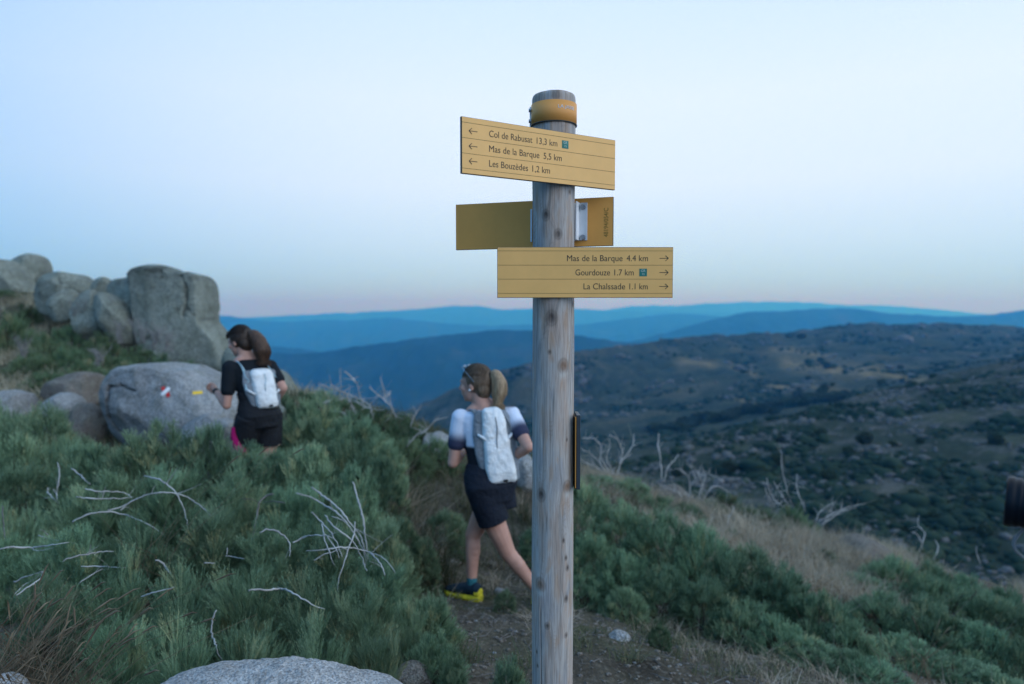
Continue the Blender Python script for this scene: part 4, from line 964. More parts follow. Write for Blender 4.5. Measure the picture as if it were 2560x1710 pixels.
dead([[(880,1025),(950,1000),(1080,965)]], 'straight pale dead stick lying below the crooked one', .004, scale=sA, seed=9)
dead([[(1350,1110),(1325,1150),(1312,1200),(1320,1270),(1345,1330),(1350,1390),(1400,1440)]], 'wavy pale dead stem hanging down to the foreground boulder', .0042, scale=sA, seed=10)
dead([[(15,460),(20,560),(30,660),(40,700)]], 'thin brownish dead stem at the left edge of the thicket', .004, scale=sA, seed=11, mat='dark_wood')
dead([(.9,[(1270,815),(1340,815)]), (.7,[(1400,770),(1440,775),(1520,790)]), (.6,[(1415,720),(1410,780)])], 'small dead twigs in the middle of the left thicket', .004, scale=sA, seed=12)
dead([(1.0,[(450,380),(520,395),(600,440),(690,490),(740,540),(790,600),(850,700),(880,760),(940,900)]), (1.15,[(540,345),(600,385),(670,440),(740,500),(790,580),(850,640),(870,720),(890,870)]),
      (1.15,[(803,310),(820,380),(850,470),(870,560),(880,660),(895,760),(905,860)]), (.75,[(545,490),(600,555),(660,620),(700,680),(735,780)]), (.75,[(610,570),(620,650),(650,740),(690,830)]),
      (.85,[(630,520),(680,590),(760,640),(820,700),(860,790),(890,870)]), (.75,[(510,740),(600,735),(720,720),(800,720),(880,740),(960,765),(1015,800),(1070,880)]),
      (.85,[(905,750),(950,790),(985,840),(1000,890)]), (.7,[(815,560),(810,640),(775,720),(750,810),(715,890),(705,990)]), (.6,[(670,525),(720,540),(770,570)]), (.6,[(560,800),(620,760),(700,740)]), (.6,[(640,650),(700,730),(720,790)])],
     'large fan of bleached dead branches in the left thicket nearest the trail', .0054, scale=sB, seed=13, off=.10, twigs=1)
dead([(1.0,[(220,625),(260,605),(320,610),(370,640),(410,690),(410,775)]), (.9,[(430,690),(490,655),(560,640),(640,640),(690,665)])], 'hooked pale dead branch left of the bleached fan', .005, scale=sB, seed=14, off=.09, twigs=1)
dead([(1.3,[(310,385),(250,400),(215,440),(205,520),(185,620),(160,740)]), (.7,[(380,440),(300,430),(240,440)]), (.5,[(110,415),(180,420),(215,440)])], 'dark upright dead stem with a bent top in the thicket', .0052, scale=sB, seed=15, mat='dark_wood', off=.1)
dead([(1.0,[(150,985),(260,985),(350,975),(400,985),(440,1015),(500,1045),(560,1080),(630,1105)])], 'pale twisted dead stick low in the left thicket', .0052, scale=sB, seed=16, twigs=1)
sC = (5.87, 600, 900); sD = (2.795, 500, 700); sE = (2.024, 1400, 720)
dead([(1.3,[(1130,650),(1300,600),(1450,580),(1560,560)]), (1.2,[(1520,170),(1600,210),(1680,300),(1720,360),(1750,480),(1780,560)]), (1.3,[(1150,350),(1300,400),(1500,470),(1650,530),(1780,570),(1900,640),(1960,880)]),
      (1.2,[(1560,540),(1620,600),(1700,820)]), (1.,[(1230,810),(1300,750),(1450,745),(1560,800),(1640,900),(1600,980)]), (.8,[(1330,350),(1430,420),(1500,480)]),
      (1.2,[(1680,600),(1850,700),(1960,720),(2100,740)])], 'tangle of grey dead branches on the crest between the two runners', .0085, Yd=8.1, scale=sC, seed=17, twigs=11, name='dead_shrub', cat='dead shrub')
dead([(1.2,[(1900,400),(1980,480),(2100,570),(2200,660),(2300,850)]), (.8,[(2060,250),(2100,400),(2150,560),(2200,660)]), (.8,[(2200,450),(2180,560),(2240,700)])], 'smaller grey dead shrub right of the tangled one on the crest', .008, Yd=7.9, scale=sC, seed=18, twigs=11, name='dead_shrub', cat='dead shrub')
dead([(1,[(1470,1020),(1500,950),(1550,870)]), (1,[(1440,1170),(1520,1070),(1600,1040)]), (1.2,[(1540,1080),(1600,1030),(1640,980),(1730,960)])], 'pale dead branches just left of the white shoulder', .0075, Yd=7.0, scale=sD, seed=19, twigs=7, name='dead_shrub', cat='dead shrub')
dead([(1.2,[(290,950),(300,900),(330,850),(370,800),(375,735)]), (1,[(300,900),(320,830),(290,760),(250,740)]), (1,[(290,945),(230,930),(190,870),(150,830),(110,820)]), (.8,[(110,760),(170,760),(210,790),(250,800)]), (.8,[(250,930),(200,850),(215,800),(180,770)]), (.8,[(270,940),(230,860),(260,790),(240,760)]), (.8,[(220,930),(170,900),(120,880),(90,860)])],
     'pale curly dead shrub on the crest close to the side plate', .010, Yd=8.6, scale=sE, seed=20, twigs=9, name='dead_shrub', cat='dead shrub')
dead([(1.2,[(500,735),(495,790),(508,860),(515,960),(520,1000)]), (1,[(530,980),(540,910),(590,860),(600,840)])], 'bare dead trunk standing straight up with one bent side branch', .011, Yd=8.8, scale=sE, seed=21, twigs=1, name='dead_shrub', cat='dead shrub')
dead([(1,[(650,1090),(660,1010),(650,950),(600,910),(570,920)]), (1,[(665,1000),(700,950),(760,940),(830,980)]), (.9,[(700,1060),(720,980),(690,920),(640,890)]), (.9,[(720,1080),(760,1010),(800,1000),(870,1040)]), (.8,[(640,1100),(600,1030),(540,1010),(500,1000)]), (.8,[(700,1080),(740,940),(720,900)])],
     'wide low bundle of grey dead branches above the green crest bushes', .009, Yd=8.7, scale=sE, seed=22, twigs=13, name='dead_shrub', cat='dead shrub')
dead([(1,[(1120,850),(1125,930),(1150,1030),(1180,1110)]), (1,[(1045,960),(1060,1030),(1100,1090),(1150,1120)]), (1,[(1200,940),(1195,1010),(1230,1100),(1240,1130)]), (.8,[(1080,980),(1130,1060),(1170,1120)]), (.8,[(1040,1010),(1050,1060),(1090,1110)])],
     'upright spiky dead shrub in front of the stony slope', .0095, Yd=9.0, scale=sE, seed=23, twigs=11, name='dead_shrub', cat='dead shrub')
dead([(1.1,[(1295,1200),(1300,1150),(1340,1110),(1400,1080)]), (1,[(1310,1180),(1380,1140),(1450,1110),(1550,1090)]), (1,[(1320,1200),(1380,1160),(1420,1130),(1500,1110)])], 'dead branches leaning right over the dry grass', .009, Yd=9.0, scale=sE, seed=24, twigs=11, name='dead_shrub', cat='dead shrub')
dead([(1.3,[(1828,1360),(1832,1290),(1810,1250),(1780,1230)]), (1,[(1832,1290),(1850,1240),(1810,1200),(1815,1150)])], 'white forked dead stump on the right crest', .011, Yd=9.6, scale=sE, seed=25, twigs=2, name='dead_stump', cat='dead stump')
dead([(1.3,[(1890,1375),(1915,1320),(1910,1290),(1895,1275)])], 'short curved white dead stump right of the forked one', .013, Yd=9.6, scale=sE, seed=26, name='dead_stump', cat='dead stump')
dead([(1,[(2130,1400),(2110,1350),(2105,1320),(2112,1305)])], 'thin leaning dead stem near the right edge', .009, Yd=9.6, scale=sE, seed=27, name='dead_stump', cat='dead stump')
dead([(1,[(850,1210),(850,1170),(880,1120),(870,1100)])], 'pale crooked dead stick rising from the dry grass', .008, Yd=7.6, scale=sE, seed=28, twigs=2)
dead([(.8,[(700,1200),(690,1150),(655,1100)])], 'thin pale dead stick left of the crooked one, at the edge of the dry grass', .008, Yd=7.6, scale=sE, seed=29, twigs=2)
for i, (px, py, Yd, w, h) in enumerate([(385,865,12.2,90,60),(350,850,12.6,60,55),(300,850,12.4,40,50),(245,905,11,60,40),(195,800,15,60,55),(60,890,13,50,50),(265,800,14.5,40,50),(420,870,12,80,50)]):
    rs = np.random.RandomState(i); g0 = P(px, py, Yd)
    polys = [[(px+rs.uniform(-.2,.2)*w, py+10), (px+rs.uniform(-.3,.3)*w, py-h*.4), (px+rs.uniform(-.6,.6)*w, py-h*rs.uniform(.7, 1.1))] for _ in range(11)]
    dead(polys, ['dead grey shrub against the foot of the rock tower','dead grey shrub left of the one at the tower foot','small dead shrub on the bushy slope below the slabs','low dead shrub over the marked boulder\'s left neighbour',
         'dead twigs beneath the domed boulder','faded dead shrub at the left of the slope','thin dead twigs at the foot of the sloping slab','dead shrub closest to the base of the rock tower'][i], .0075, Yd=Yd, seed=30+i, twigs=7, mat='faded_wood', name='dead_shrub', cat='dead shrub', group='dead shrubs on the left slope')
# ------------------------------------------------------------------ stones, scrub and trees of the far slopes
rs = np.random.RandomState(21)
def far_points(n, tmin, tmax, dens, seed):
    r = np.random.RandomState(seed); out = []
    mask = (rows >= tmin) & (rows < tmax); idx = np.where(mask)[0]
    while len(out) < n:
        i = r.choice(idx, 4000); j = r.randint(0, len(pxs), 4000)
        w = 1.0*np.gradient(rows)[i]
        p = HV[i, j]; kpx = pxs[j]; kq = (kpx > 1150) & (kpx < 2750)
        for a, b, c_ in zip(p[kq], kpx[kq], rows[i][kq]):
            if dens(a, b, c_, r): out.append(a)
            if len(out) >= n: break
    return np.array(out)
stony = lambda a, b, t, r: r.uniform() < .06+.94*ss(.02, .42, fbm(np.array([[a[0]/24, a[1]/24, 3.]]), 3))[0]
pts = far_points(1700, 1.0, 2.2, stony, 5)
va, fa = ico(2)
base_rocks = []
for s in range(6):
    q = va*np.array([1.25, 1, .7]); q = q*(1+.45*fbm(va*1.3+s*5, 3))[:, None]; base_rocks.append(npmesh('granite_block', q, fa, MAT['granite_far'], smooth=True, obj=False))
sz = np.minimum(rs.gamma(2.2, .75, len(pts))*.42+.25, pts[:, 1]*.0065)
app = sz/pts[:, 1]; od = np.argsort(-app)
for n_, i in enumerate(od[:210]):
    o = bpy.data.objects.new('granite_block', base_rocks[n_ % 6]); link(o); s = sz[i]
    o.location = pts[i]+np.array([0, 0, s*.2]); o.scale = (s*rs.uniform(.8, 1.5), s, s*rs.uniform(.6, 1.1)); o.rotation_euler = (rs.normal()*.2, rs.normal()*.2, rs.uniform(0, 6.28))
    tag(o, 'pale granite block scattered over the stony slope across the valley', 'rock', 'granite blocks on the far stony slope')
def scatter(name, P_, S_, mat, seed, flat=.7, sub=1, nzv=.3, z=.15):
    r = np.random.RandomState(seed); v, f = ico(sub); n = len(P_); k_ = len(v)
    a = r.uniform(0, 6.28, n); q = v[None]*(1+nzv*r.normal(size=(n, k_, 1))*.5)*S_[:, None, None]*np.array([1.2, 1, flat])
    c, s = np.cos(a)[:, None], np.sin(a)[:, None]; x = q[..., 0]*c-q[..., 1]*s; y = q[..., 0]*s+q[..., 1]*c
    V = np.stack([x, y, q[..., 2]], -1)+P_[:, None]+np.array([0, 0, 1.])*(S_*z)[:, None, None]
    o = npmesh(name, V.reshape(-1, 3), (f[None]+(np.arange(n)*k_)[:, None, None]).reshape(-1, 3), MAT[mat]); return tag(o, kind='stuff')
rest = od[210:]
scatter('scattered_stones', pts[rest], sz[rest]*.8, 'granite_far', 3)
p2 = far_points(2800, 1.0, 2.3, stony, 6); scatter('rubble', p2, rs.gamma(2, .2, len(p2))+.15, 'granite_far', 4)
k = Nodes('heath_scrub', .95, .05); k.col(k.ramp(k.noise(.12, 4, .6), [(.3, (.012,.026,.021)), (.55, (.022,.042,.029)), (.75, (.042,.062,.04))]))
p3 = far_points(7500, 1.0, 2.4, lambda a, b, t, r: r.uniform() < ss(-.12, .28, fbm(np.array([[a[0]/34, a[1]/34, 9.]]), 3))[0], 7)
scatter('heath_scrub', p3, rs.gamma(2.0, .30, len(p3))+.2, 'heath_scrub', 5, .75, 1, .45)
p4 = far_points(5000, 3.3, 6.0, lambda a, b, t, r: r.uniform() < ss(.0, .5, fbm(np.array([[a[0]/80, a[1]/80, 2.]]), 3))[0]*.8, 8)
scatter('distant_scrub', p4, rs.gamma(2.5, .55, len(p4))+.4, 'heath_scrub', 6, .7, 1, .45)
p5 = far_points(700, 4.3, 6.0, lambda a, b, t, r: r.uniform() < ss(.1, .5, fbm(np.array([[a[0]/60, a[1]/60, 6.]]), 3))[0], 9)
scatter('distant_stones', p5, rs.gamma(2, .9, len(p5))+.8, 'granite_far', 7)

def tree_mesh(seed, n=1100):
    r = np.random.RandomState(seed); d = rdir(r, n); lob = 1+.35*fbm(d*1.6+seed, 3)
    p = d*(lob*r.uniform(.55, 1, n)**.5)[:, None]*np.array([1, 1, .85])
    V, F_ = blades(p, rdir(r, n), np.full(n, .30), np.full(n, .22), r, .2, 1)
    return npmesh('crown', V, F_, MAT['tree_leaf'], tint=np.repeat(r.uniform(0, 1, n), 3), obj=False)
TR = [tree_mesh(s) for s in (1, 2, 3)]
tm = MB().tube([(0, 0, -1.4), (.03, 0, -.6), (.0, .04, .1)], [.12, .09, .05], 7).tube([(.02, 0, -.5), (.3, .1, .2)], [.06, .02], 5).tube([(0, 0, -.4), (-.3, -.1, .25)], [.05, .02], 5)
TM = tm.mesh('trunk', 'woody_stem', True)
def tree(px, py, hpx, wpx, label, group, tmin=3.2):
    h = hill_hit(px, py+hpx*.45, tmin)
    if h is None: return
    m = h.y/F; r = empty('tree', h); tag(r, label, 'tree', group); i = int(px+py) % 3
    for nm, me in (('crown', TR[i]), ('trunk', TM)):
        o = bpy.data.objects.new(nm, me); link(o); o.parent = r; o.location = (0, 0, hpx*m*.42); 
        o.scale = (wpx*m/2, wpx*m/2, hpx*m/2*1.05)
gT = 'dark trees dotted over the far hillside'
tree(1973, 838, 13, 20, 'left of two dark trees standing on the far ridge line', gT); tree(2002, 840, 13, 22, 'right of two dark trees standing on the far ridge line', gT)
tree(2054, 900, 15, 17, 'upper of two dark trees in the far pasture', gT); tree(2068, 913, 19, 18, 'lower of two dark trees in the far pasture', gT)
tree(2022, 946, 12, 14, 'lone dark tree in the lower far pasture', gT); tree(2065, 970, 17, 20, 'dark tree rising above the hedge of wood in the valley', gT)
tree(2210, 958, 18, 24, 'dark tree at the lower right of the far pasture', gT); tree(2259, 953, 12, 13, 'small dark tree beside a long dark thicket', gT)
tree(2285, 960, 20, 26, 'left half of the long dark thicket on the far hillside', gT); tree(2305, 968, 18, 24, 'right half of the long dark thicket on the far hillside', gT)
tree(2252, 918, 10, 14, 'faint dark tree high on the far hillside', gT); tree(2086, 963, 10, 12, 'tiny dark tree right of the valley wood', gT); tree(2235, 988, 10, 30, 'dark bush at the rim of the stony slope', gT)
gW = 'trees of the dark wood in the valley bottom'
for i in range(46):
    t = i/45; px = 1640+t*480; py = 1075-t*85+rs.normal()*5 - 8*math.sin(t*3.1)
    if px > 1990: py -= 0
    tree(px, py, 16+rs.uniform(0, 8), 26+rs.uniform(0, 12), 'dark tree in the band of wood along the valley bottom', gW, 2.6)
for i in range(26):
    tree(1985+rs.uniform(0, 130), 975+rs.uniform(0, 26), 14+rs.uniform(0, 6), 22+rs.uniform(0, 8), 'dark tree in the clump of wood below the pale field', gW, 2.6)
for i in range(10):
    tree(2135+i*6, 1000-abs(i-5)*1.0, 10, 20, 'dark tree in the short strip of wood under the pale field', gW, 2.6)
for i, (px, py) in enumerate([(1960,1100),(2060,1082),(2170,1095),(2240,1110),(2130,1128),(1950,1150),(2310,1105),(1700,1180),(2080,1190),(2360,1180),(2440,1250),(1830,1170),(2220,1180),(2300,1240),(2500,1100),(2420,1010),(2350,1290),(2480,1330)]):
    tree(px, py, 16+8*(i % 3), 20+8*(i % 3), 'dark shrubby tree growing between blocks of the stony slope', 'shrubby trees on the stony slope', 1.0)
# ------------------------------------------------------------------ the two runners
def vfrom(*a): return np.array(a, float)
def frame(f, right=None):
    f = np.array(f, float); f /= np.linalg.norm(f); r = np.array([f[1], -f[0], 0]); r /= np.linalg.norm(r); return f, r
class Loft:
    def __init__(s): s.m = MB()
    def rings(s, R, n=20, sq=1.0):
        """R: (centre, u, w, ru, rw); closed at both ends with domes."""
        V = []
        for c, u, w, ru, rw in R:
            for k_ in range(n):
                t = 2*math.pi*k_/n; cx, sy = math.cos(t), math.sin(t)
                cx = math.copysign(abs(cx)**sq, cx); sy = math.copysign(abs(sy)**sq, sy)
                V.append(np.array(c)+np.array(u)*ru*cx+np.array(w)*rw*sy)
        m = len(R); f = [(i*n+k_, i*n+(k_+1) % n, (i+1)*n+(k_+1) % n, (i+1)*n+k_) for i in range(m-1) for k_ in range(n)]
        f += [tuple(range(n))[::-1], tuple((m-1)*n+k_ for k_ in range(n))]
        s.m.add(V, f); return s
    def limb(s, pts, rad, n=14, flat=None):
        pts = [np.array(p, float) for p in pts]; p2 = smooth_poly(pts, len(pts)*6) if len(pts) > 2 else np.linspace(pts[0], pts[1], 8)
        t0 = np.concatenate([[0], np.cumsum([np.linalg.norm(b-a) for a, b in zip(pts[:-1], pts[1:])])]); t0 /= t0[-1]
        r = np.interp(np.linspace(0, 1, len(p2)), t0 if len(rad) == len(pts) else np.linspace(0, 1, len(rad)), rad)
        s.m.tube(p2, r, n); s.ball(pts[0], r[0]); s.ball(pts[-1], r[-1]); return s
    def ball(s, c, r, sc=(1, 1, 1), R=None):
        v, f = ico(3); q = v*np.array(sc)*r
        if R is not None: q = q @ np.array(R)       # rows of R are the local axes
        s.m.add(q+np.array(c), f); return s
    def build(s, name, mat, parent, voxel=.007, smooth=5, colf=None):
        o = s.m.obj(name+'_src', None); rm = o.modifiers.new('r', 'REMESH'); rm.mode = 'VOXEL'; rm.voxel_size = voxel
        sm_ = o.modifiers.new('s', 'SMOOTH'); sm_.factor = .5; sm_.iterations = smooth
        bpy.context.view_layer.update(); dg = bpy.context.evaluated_depsgraph_get()
        me = bpy.data.meshes.new_from_object(o.evaluated_get(dg)); me.name = name; bpy.data.objects.remove(o)
        me.polygons.foreach_set('use_smooth', [True]*len(me.polygons))
        if colf is not None:
            v = np.zeros(len(me.vertices)*3); me.vertices.foreach_get('co', v); v = v.reshape(-1, 3)
            a = me.color_attributes.new('col', 'FLOAT_COLOR', 'POINT'); c = np.ones((len(v), 4), np.float32); c[:, :3] = colf(v); a.data.foreach_set('color', c.ravel())
        me.materials.clear(); me.materials.append(MAT[mat]); q = bpy.data.objects.new(name, me); link(q)
        if parent: q.parent = parent
        return q
k = Nodes('skin', .55, .3); k.col(k.ramp(k.noise(11, 4), [(.3, (.40,.215,.165)), (.7, (.50,.285,.22))])); k.b.inputs['Subsurface Weight'].default_value = .08; k.b.inputs['Subsurface Radius'].default_value = (.01,.004,.002)
for nm, rg in (('hair_dark', [(.3, (.012,.008,.006)), (.55, (.03,.018,.012)), (.75, (.06,.035,.02))]), ('hair_brown', [(.3, (.02,.012,.008)), (.55, (.07,.035,.02)), (.75, (.15,.08,.045))]),
               ('hair_blond_dark', [(.3, (.05,.033,.022)), (.55, (.12,.083,.055)), (.75, (.25,.18,.12))]), ('hair_blond', [(.3, (.14,.09,.05)), (.55, (.30,.21,.125)), (.75, (.48,.36,.23))])):
    k = Nodes(nm, .5, .35); f = k.noise(1, 4, .6, None, (130, 130, 14)); k.col(k.ramp(f, rg)); k.bump(f, .8, .006)
k = Nodes('fabric_col', .85, .15); f = k.noise(220, 2); k.col(k.mix(.5, k.attr('col'), k.ramp(f, [(.3, (.85,)*3), (.7, (1.1,)*3)]), 'MULTIPLY')); k.bump(k.noise(14, 4, .6), .6, .02)
for nm, c_ in (('fabric_black', (.012,.014,.018)), ('fabric_navy', (.010,.014,.024)), ('fabric_magenta', (.30,.005,.10)), ('pack_white', (.74,.77,.78)), ('pack_grey', (.19,.22,.25)), ('pack_mesh', (.055,.065,.08)),
               ('sock_teal', (.03,.16,.20)), ('shoe_dark', (.012,.03,.05)), ('sole_yellow', (.60,.54,.04)), ('buckle_black', (.01,.01,.012)), ('logo_red', (.5,.05,.04)), ('strap_white', (.7,.73,.75)), ('pack_blue', (.30,.45,.52))):
    k = Nodes(nm, .8, .2); f = k.noise(13, 5, .65); k.col(k.mix(.8, c_, k.ramp(f, [(.3, (.8,)*3), (.7, (1.15,)*3)]), 'MULTIPLY')); k.bump(f, .9, .03)
plain('lens_tint', (.14,.22,.30), .12, .6); plain('watch_black', (.01,.01,.012), .3)

def hand(L_, wrist, d, side, up, sc=1.0, curl=1.0):
    """Loosely closed running fist: palm, four unequal bent fingers and a thumb."""
    d = np.array(d, float); d /= np.linalg.norm(d); side = np.array(side, float); side -= d*side.dot(d); side /= np.linalg.norm(side)
    n = np.cross(d, side); w = np.array(wrist, float)
    L_.limb([w, w+d*.03*sc, w+d*.075*sc], [.021*sc, .028*sc, .03*sc])
    for i, (o_, ln) in enumerate(((-.03, .060), (-.010, .070), (.010, .066), (.029, .052))):
        b = w+d*.078*sc+side*o_*sc; a1 = d*math.cos(.9*curl)-n*math.sin(.9*curl); a2 = d*math.cos(2.2*curl)-n*math.sin(2.2*curl)
        k1 = b+a1*ln*.55*sc; L_.m.tube([b-d*.02*sc, b, k1, k1+a2*ln*.5*sc], [.0105*sc, .0105*sc, .0095*sc, .0085*sc], 8)
    b = w+d*.025*sc-side*.026*sc; L_.m.tube([b, b-side*.018*sc+d*.02*sc-n*.015*sc, b+d*.05*sc-n*.032*sc-side*.004*sc, b+d*.06*sc-n*.04*sc+side*.018*sc], [.013*sc, .012*sc, .011*sc, .009*sc], 8)

def torso_rings(J, grow=0.0, z0=None, z1=None):
    """Torso sections interpolated between pelvis and shoulder frames."""
    fp, rp = frame(J['Fp']); fc, rc = frame(J['Fc']); pel = vfrom(*J['pelvis']); ch = vfrom(*J['chest']); nk = vfrom(*J['neck'])
    up = (ch-pel)/np.linalg.norm(ch-pel)
    S_ = [(-.13, .07, .07), (-.085, .145, .105), (-.02, .172, .122), (.05, .160, .112), (.13, .130, .094), (.20, .134, .097), (.27, .150, .108), (.34, .160, .110), (.41, .172, .098), (.455, .150, .080), (.485, .085, .062), (.51, .058, .055)]
    out = []; Lc = np.linalg.norm(ch-pel)
    for h, ru, rw in S_:
        t = min(1, max(0, h/.34)); r = rp*(1-t)+rc*t; r /= np.linalg.norm(r); f = np.cross(up, r)
        c = pel+up*h*Lc/.34 if h < .34 else ch+(nk-ch)*(h-.34)/.17
        back = -.012 if .25 < h < .45 else (.018 if h < .03 else 0)
        out.append((c-f*back*1.0, r, f, (ru+grow)*J['w'], (rw+grow)*J['w']))
    return out
def make_person(J, root):
    body = Loft(); T = torso_rings(J); body.rings(T, 28)
    hd = vfrom(*J['head']); nk = vfrom(*J['neck']); fh, rh = frame(J['Fh']); tilt = J.get('tilt', .0)
    fh3 = fh*math.cos(tilt)-np.array([0, 0, 1])*math.sin(tilt); uh = np.cross(rh, fh3); R = np.array([rh, fh3, uh])
    body.limb([nk-np.array([0, 0, .04]), hd-fh3*.015-uh*.06], [.066, .058])
    for s_ in (-1, 1): body.limb([nk+np.array([0, 0, .02]), nk*.5+vfrom(*J['L' if s_ < 0 else 'R']['sh'])*.5+np.array([0, 0, .0])], [.045, .045])
    HS = J.get('hs', 1.0); _v0 = len(body.m.v)
    body.ball(hd+uh*.02-fh3*.008, 1, (.073, .092, .098), R); body.ball(hd-uh*.045+fh3*.03, 1, (.056, .062, .065), R)      # skull, jaw
    body.ball(hd-uh*.088+fh3*.062, .021, (1.2, 1, .9), R)                                                                     # chin
    body.m.tube([hd+uh*.015+fh3*.084, hd-uh*.012+fh3*.101, hd-uh*.026+fh3*.107, hd-uh*.036+fh3*.090], [.008, .0105, .0135, .010], 8)
    body.ball(hd+uh*.022+fh3*.080, .03, (1.6, .35, .4), R)                                                                    # brow
    body.ball(hd-uh*.052+fh3*.088, .013, (1.8, .8, .5), R); body.ball(hd-uh*.065+fh3*.085, .013, (1.6, .8, .5), R)           # lips
    for s_ in (-1, 1):
        body.ball(hd+rh*s_*.03+uh*.002+fh3*.076, .0125, (1.1, .8, .8), R); body.ball(hd+rh*s_*.04-uh*.025+fh3*.062, .024, (1, .8, .9), R)
        body.ball(hd+rh*s_*.074-fh3*.008-uh*.01, .03, (.28, .6, 1.0), R)                                                       # ear
    for i_ in range(_v0, len(body.m.v)): body.m.v[i_] = hd+(body.m.v[i_]-hd)*HS
    fp, rp = frame(J['Fp']); pel = vfrom(*J['pelvis'])
    for sd in ('L', 'R'):
        q = J[sd]; sh, el_, wr = (vfrom(*q[i]) for i in ('sh', 'el', 'wr')); hip, kn, an = (vfrom(*q[i]) for i in ('hip', 'kn', 'an'))
        body.ball(sh, .052); body.limb([sh, sh*.45+el_*.55, el_], [.049, .043, .036]); body.limb([el_, el_*.7+wr*.3, wr], [.037, .037, .023])
        hand(body, wr, wr-el_, q.get('side', (0, 0, 1)), None, .92)
        mid = hip*.55+kn*.45; shin = an-kn; sn = shin/np.linalg.norm(shin); fw = frame(J['Fp'])[0]; back = (hip+an)/2-kn-fw*.05; back = back-sn*back.dot(sn); back /= np.linalg.norm(back)+1e-9
        body.limb([hip+np.array([0, 0, .02]), mid, kn], [.096, .080, .055]); body.limb([kn, kn+shin*.3, kn+shin*.65, an], [.052, .050, .040, .031])
        body.ball(kn+shin*.22+back*.012, .045); body.ball(kn+shin*.32+back*.012, .045); body.ball(kn+shin*.42+back*.010, .040); body.ball(kn, .050)
        toe = vfrom(*q['toe']); td = (toe-an)*np.array([1, 1, 0]); td /= np.linalg.norm(td); body.limb([an, an+td*.05-np.array([0, 0, .045])], [.031, .026])
    b = body.build('body', 'skin', root, .0062, 4)
    e = Loft()
    for s_ in (-1, 1): e.ball(hd+(rh*s_*.03+uh*.003+fh3*.0815)*HS, .009, (1.3, .6, .7), R)
    e.build('eye', 'buckle_black', root, .003, 1)
    return R, hd
def shoe(an, toe, sole_z, root, up=(0, 0, 1)):
    an, toe = np.array(an, float), np.array(toe, float); d = toe-an; d[2] = 0 if up[2] == 1 else d[2]; d /= np.linalg.norm(d)
    up = np.array(up, float); s = np.cross(d, up); s /= np.linalg.norm(s); u = np.cross(s, d)
    heel = an-u*(.075)-d*.055
    prof = [(-.012, .030, .088), (.02, .039, .100), (.07, .041, .098), (.13, .046, .074), (.19, .050, .055), (.235, .043, .040), (.265, .022, .026)]
    U = Loft().rings([(heel+d*x+u*(h*.5+.012), s, u, w, h*.5) for x, w, h in prof], 20)
    sh_ = U.build('shoe', 'shoe_dark', root, .005, 4)
    So = Loft().rings([(heel+d*x+u*.002, s, u, w+.007, .024+(.006 if x < .05 else 0)) for x, w, h in [(-.02, .026, 0)]+prof+[(.272, .012, 0)]], 20, .8)
    So.build('sole', 'sole_yellow', sh_, .005, 3)
    H_ = Loft().rings([(heel+d*x+u*.04, s, u, w+.004, .036) for x, w, h in [(-.016, .027, 0)]+prof[:2]], 16); H_.build('heel_counter', 'sole_yellow', sh_, .005, 2)

# ---- woman with the white shirt, by the post
Z2 = P(1214, 1505, 4.55).z; X2 = P(1214, 1505, 4.55).x
p2 = tag(empty('person', (X2, 4.55, Z2)), 'woman running away in white shirt with dark cuffs, black shorts and yellow-soled shoes', 'person')
J2 = dict(w=1.0, hs=1.1, Fp=(-.62, .78, 0), Fc=(-.30, .95, 0), Fh=(-.90, .42, 0), tilt=.06, pelvis=(.028, 0, .835), chest=(.005, .01, 1.170), neck=(-.005, .015, 1.345), head=(-.066, .03, 1.488),
    L=dict(sh=(-.165, -.02, 1.262), el=(-.215, -.03, .965), wr=(-.14, .19, 1.02), hip=(-.03, -.065, .78), kn=(.150, -.03, .355), an=(.375, -.06, .075), toe=(.36, .03, .0), side=(0, 0, 1)),
    R=dict(sh=(.175, .03, 1.275), el=(.285, -.14, 1.095), wr=(.16, .05, .965), hip=(.07, .05, .79), kn=(-.09, .09, .43), an=(-.095, .03, .095), toe=(-.28, .13, .04), side=(0, 0, 1)))
R2_, hd2 = make_person(J2, p2)
def seg_t(v, a, b):
    a, b = np.array(a), np.array(b); d = b-a; return np.clip((v-a) @ d/(d @ d), -.3, 1.3), np.linalg.norm((v-a)-np.outer(np.clip((v-a) @ d/(d @ d), 0, 1), d), axis=1)
def shirt(J, colf, root, cut=.55, name='shirt'):
    Lf = Loft(); T = torso_rings(J, .014)[1:11]; Lf.rings(T, 28)
    for sd in ('L', 'R'):
        sh, el_ = vfrom(*J[sd]['sh']), vfrom(*J[sd]['el']); e = sh+(el_-sh)*cut; nk = vfrom(*J['neck'])
        Lf.limb([sh*.55+nk*.45-np.array([0, 0, .055]), sh, e], [.062, .062, .058]); Lf.ball(sh+np.array([0, 0, .004]), .061)
    return Lf.build(name, 'fabric_col', root, .0065, 5, colf)
def col2(v):
    c = np.zeros((len(v), 3))+np.array([.60, .66, .78])
    def bl(m, k_): c[:] = c*(1-m[:, None])+np.array(k_)*m[:, None]
    core = np.abs(v[:, 0]-.0) < .15
    for sd in ('L', 'R'):
        t, d = seg_t(v, J2[sd]['sh'], J2[sd]['el']); bl(ss(.22, .52, t)*(d < .085), (.035, .04, .075))
    bl((1-ss(1.075, 1.095, v[:, 2]))*(np.hypot(v[:, 0]-.01, v[:, 1]) < .158), (.012, .015, .022))
    bl(ss(1.325, 1.34, v[:, 2]), (.02, .025, .04)); return c
shirt(J2, col2, p2, .56)
